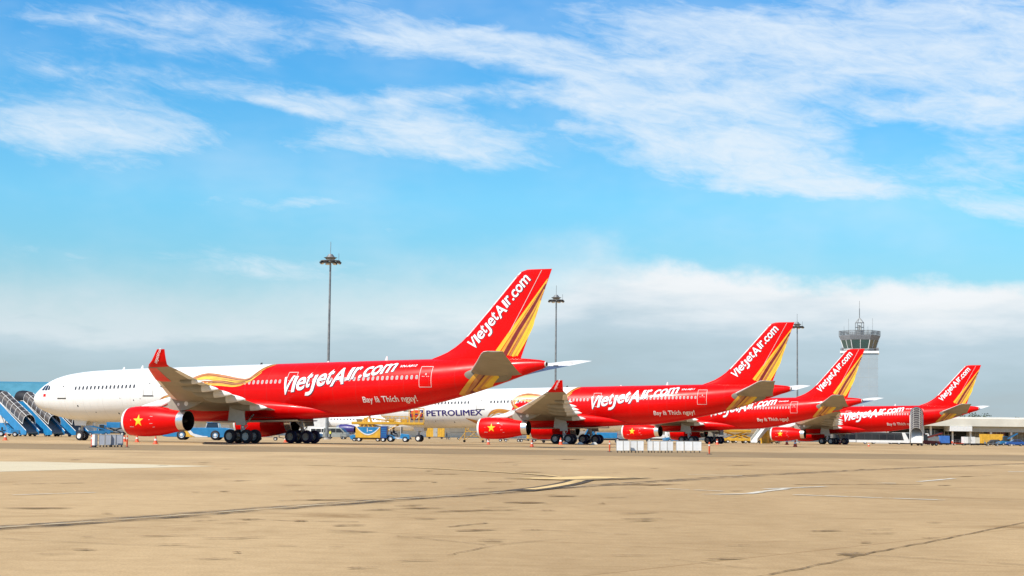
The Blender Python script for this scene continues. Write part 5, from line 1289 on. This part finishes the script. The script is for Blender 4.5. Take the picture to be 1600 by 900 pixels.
bus('pale glass apron bus partly behind the tan covered stairs', foot(1416, 470), R(-4), 'apron buses')

# ------------------------------------------------------------------ the narrow body behind
jet = thing('jet_airliner', 'white jet with blue engines hidden behind the nearest airliner', 'airplane', (gx(592, 392), 392, 0), R(-24))
b = MB(); secs = []
for x, r_, dz_ in ((-19, .05, -.3), (-18.6, .7, -.25), (-17.4, 1.3, -.1), (-15.5, 1.8, 0), (-13, 1.98, 0), (8, 1.98, 0), (13, 1.6, .35), (17, .8, .9), (19, .25, 1.2)):
    secs.append([(x, r_ * math.cos(2 * math.pi * k / 32), 3.9 + dz_ + r_ * 1.04 * math.sin(2 * math.pi * k / 32)) for k in range(32)])
b.loft(secs, M_white); b.build('fuselage', jet, True)
b = MB(); b.prism([(12, 5.6), (17.2, 11.4), (19.2, 11.4), (17.9, 5.4)], 'y', -.14, .14, M_navy); b.build('fin', jet, False, .06)
for sg in (-1, 1):
    b = MB(); b.loft([[(x, sg * y, z) for x, z in foil((le, zz), ch, .12, R(1.5), 8)] for y, le, ch, zz in ((1.5, -5, 6.6, 3.0), (6, -2.2, 3.9, 3.35), (17, 3.4, 1.5, 4.3))], M_grey); b.build('wing', jet, True)
    b = MB(); b.loft([[(x, sg * y, z) for x, z in foil((le, zz), ch, .10, 0, 6)] for y, le, ch, zz in ((.6, 14, 3.8, 4.9), (6.2, 17.2, 1.5, 5.5))], M_grey); b.build('tailplane', jet, True)
    yc = sg * 5.75
    b = MB(); b.lathe([(-7.2, 1.02), (-6.6, 1.12), (-5.2, 1.16), (-3.6, .98), (-2.9, .78)], (0, yc, 2.05), (1, 0, 0), M_navy, 28); en = b.build('engine', jet, True)
    b = MB(); b.lathe([(-6.9, .80), (-7.35, .86), (-7.45, .95), (-7.3, 1.02), (-6.7, 1.13)], (0, yc, 2.05), (1, 0, 0), M_silver, 28); b.build('intake_lip', en, True)
    b = MB(); b.lathe([(-6.9, .8), (-6.9, .2), (-7.2, .001)], (0, yc, 2.05), (1, 0, 0), M_dark, 20); b.build('fan', en, True)
    b = MB(); b.prism([(-5.8, 3.0), (-3.2, 3.5), (-.8, 3.4), (-2.4, 2.6), (-4.5, 3.0)], 'y', yc - .15, yc + .15, M_white); b.build('pylon', jet)
    b = MB(); b.tube((1.1, sg * 3.6, 2.8), (1.1, sg * 3.8, .5), .14, M_grey, 8); mgs = b.build('main_gear', jet, True)
    for c in (-.35, .35): wheel_part(mgs, (1.1, sg * 3.8 + c, .55), .55, .35, None, M_grey)
b = MB(); b.tube((-12.6, 0, 2.4), (-12.6, 0, .4), .1, M_grey, 8); ngs = b.build('nose_gear', jet, True)
for c in (-.25, .25): wheel_part(ngs, (-12.6, c, .38), .38, .2, None, M_grey)
for i in range(30):
    b = MB(); b.box((-14 + i * .85, -1.965, 4.35), (.24, .04, .34), M_glass); b.build('cabin_window', jet)

# ------------------------------------------------------------------ people
def person(label, loc, rz, seated=False, vest=True):
    if seated: J = {'pel': (0, 0, .0), 'chest': (-.03, 0, .38), 'neck': (-.02, 0, .55), 'head': (.0, 0, .70), 'top': (.0, 0, .80), 'kl': (.42, .11, .06), 'kr': (.42, -.11, .06), 'fl': (.50, .11, -.38), 'fr': (.50, -.11, -.38), 'tl': (.66, .11, -.42), 'tr': (.66, -.11, -.42),
                    'sl': (-.02, .2, .48), 'sr': (-.02, -.2, .48), 'el': (.12, .25, .25), 'er': (.12, -.25, .25), 'hl': (.36, .14, .30), 'hr': (.36, -.14, .30)}
    else: J = {'pel': (0, 0, .95), 'chest': (.01, 0, 1.28), 'neck': (.02, 0, 1.48), 'head': (.04, 0, 1.62), 'top': (.03, 0, 1.72), 'kl': (.04, .10, .50), 'kr': (.01, -.10, .50), 'fl': (-.02, .12, .07), 'fr': (-.03, -.12, .07), 'tl': (.16, .13, .03), 'tr': (.15, -.13, .03),
               'sl': (.01, .20, 1.42), 'sr': (.01, -.20, 1.42), 'el': (-.02, .27, 1.14), 'er': (.02, -.27, 1.14), 'hl': (.08, .25, .90), 'hr': (.12, -.25, .92)}
    rad = dict(pel=.15, chest=.16, neck=.06, head=.10, top=.07, kl=.075, kr=.075, fl=.05, fr=.05, tl=.04, tr=.04, sl=.075, sr=.075, el=.05, er=.05, hl=.04, hr=.04)
    E_ = [('pel', 'chest'), ('chest', 'neck'), ('neck', 'head'), ('head', 'top'), ('pel', 'kl'), ('pel', 'kr'), ('kl', 'fl'), ('kr', 'fr'), ('fl', 'tl'), ('fr', 'tr'), ('chest', 'sl'), ('chest', 'sr'), ('sl', 'el'), ('sr', 'er'), ('el', 'hl'), ('er', 'hr')]
    ks = list(J); me = bpy.data.meshes.new('person'); me.from_pydata([J[k] for k in ks], [(ks.index(a), ks.index(c)) for a, c in E_], [])
    me.materials.append(M_cloth); o = bpy.data.objects.new('person', me); COL.objects.link(o); tag(o, label, 'person')
    sk = o.modifiers.new('skin', 'SKIN')
    if not me.skin_vertices: me.attributes  # layer is made with the modifier
    try:
        lay = me.skin_vertices[0].data
    except Exception:
        lay = None
    if lay:
        for i, k in enumerate(ks): lay[i].radius = (rad[k], rad[k]); lay[i].use_root = (k == 'pel')
    ss = o.modifiers.new('smooth', 'SUBSURF'); ss.levels = ss.render_levels = 1
    o.location = loc; o.rotation_euler = (0, 0, rz)
    hd = Vector(J['head']); b = MB(); b.lathe([(-.13, .001), (-.12, .05), (-.06, .085), (0, .10), (.06, .095), (.11, .06), (.125, .001)], hd + Vector((.012, 0, 0)), (0, 0, 1), M_skin, 14)
    b.box(hd + Vector((.11, 0, -.01)), (.04, .025, .05), M_skin); b.build('face', o, True)
    b = MB(); b.lathe([(.03, .112), (.09, .10), (.135, .05), (.145, .001)], hd + Vector((-.005, 0, 0)), (0, 0, 1), M_dark, 14); b.build('hair', o, True)
    if vest:
        ch = Vector(J['chest']); b = MB(); b.loft([[(ch.x + q * .7 * math.cos(2 * math.pi * k / 14), q * 1.15 * math.sin(2 * math.pi * k / 14), ch.z + z) for k in range(14)] for z, q in ((-.30, .185), (-.1, .195), (.10, .20), (.19, .15))], M_vest, True, False); b.build('vest', o, True)
    return o
person('driver in dark clothes seated in the canopied blue tow tractor', Vector(foot(622.5, 242)) + Vector((-.68, .1, 1.14)), R(-6), True, False)
person('man in dark clothes standing right of the yellow box trailer', foot(698, 398), R(200), False, False)
person('man in a yellow vest standing beside the silver van', foot(516, 331), R(250))
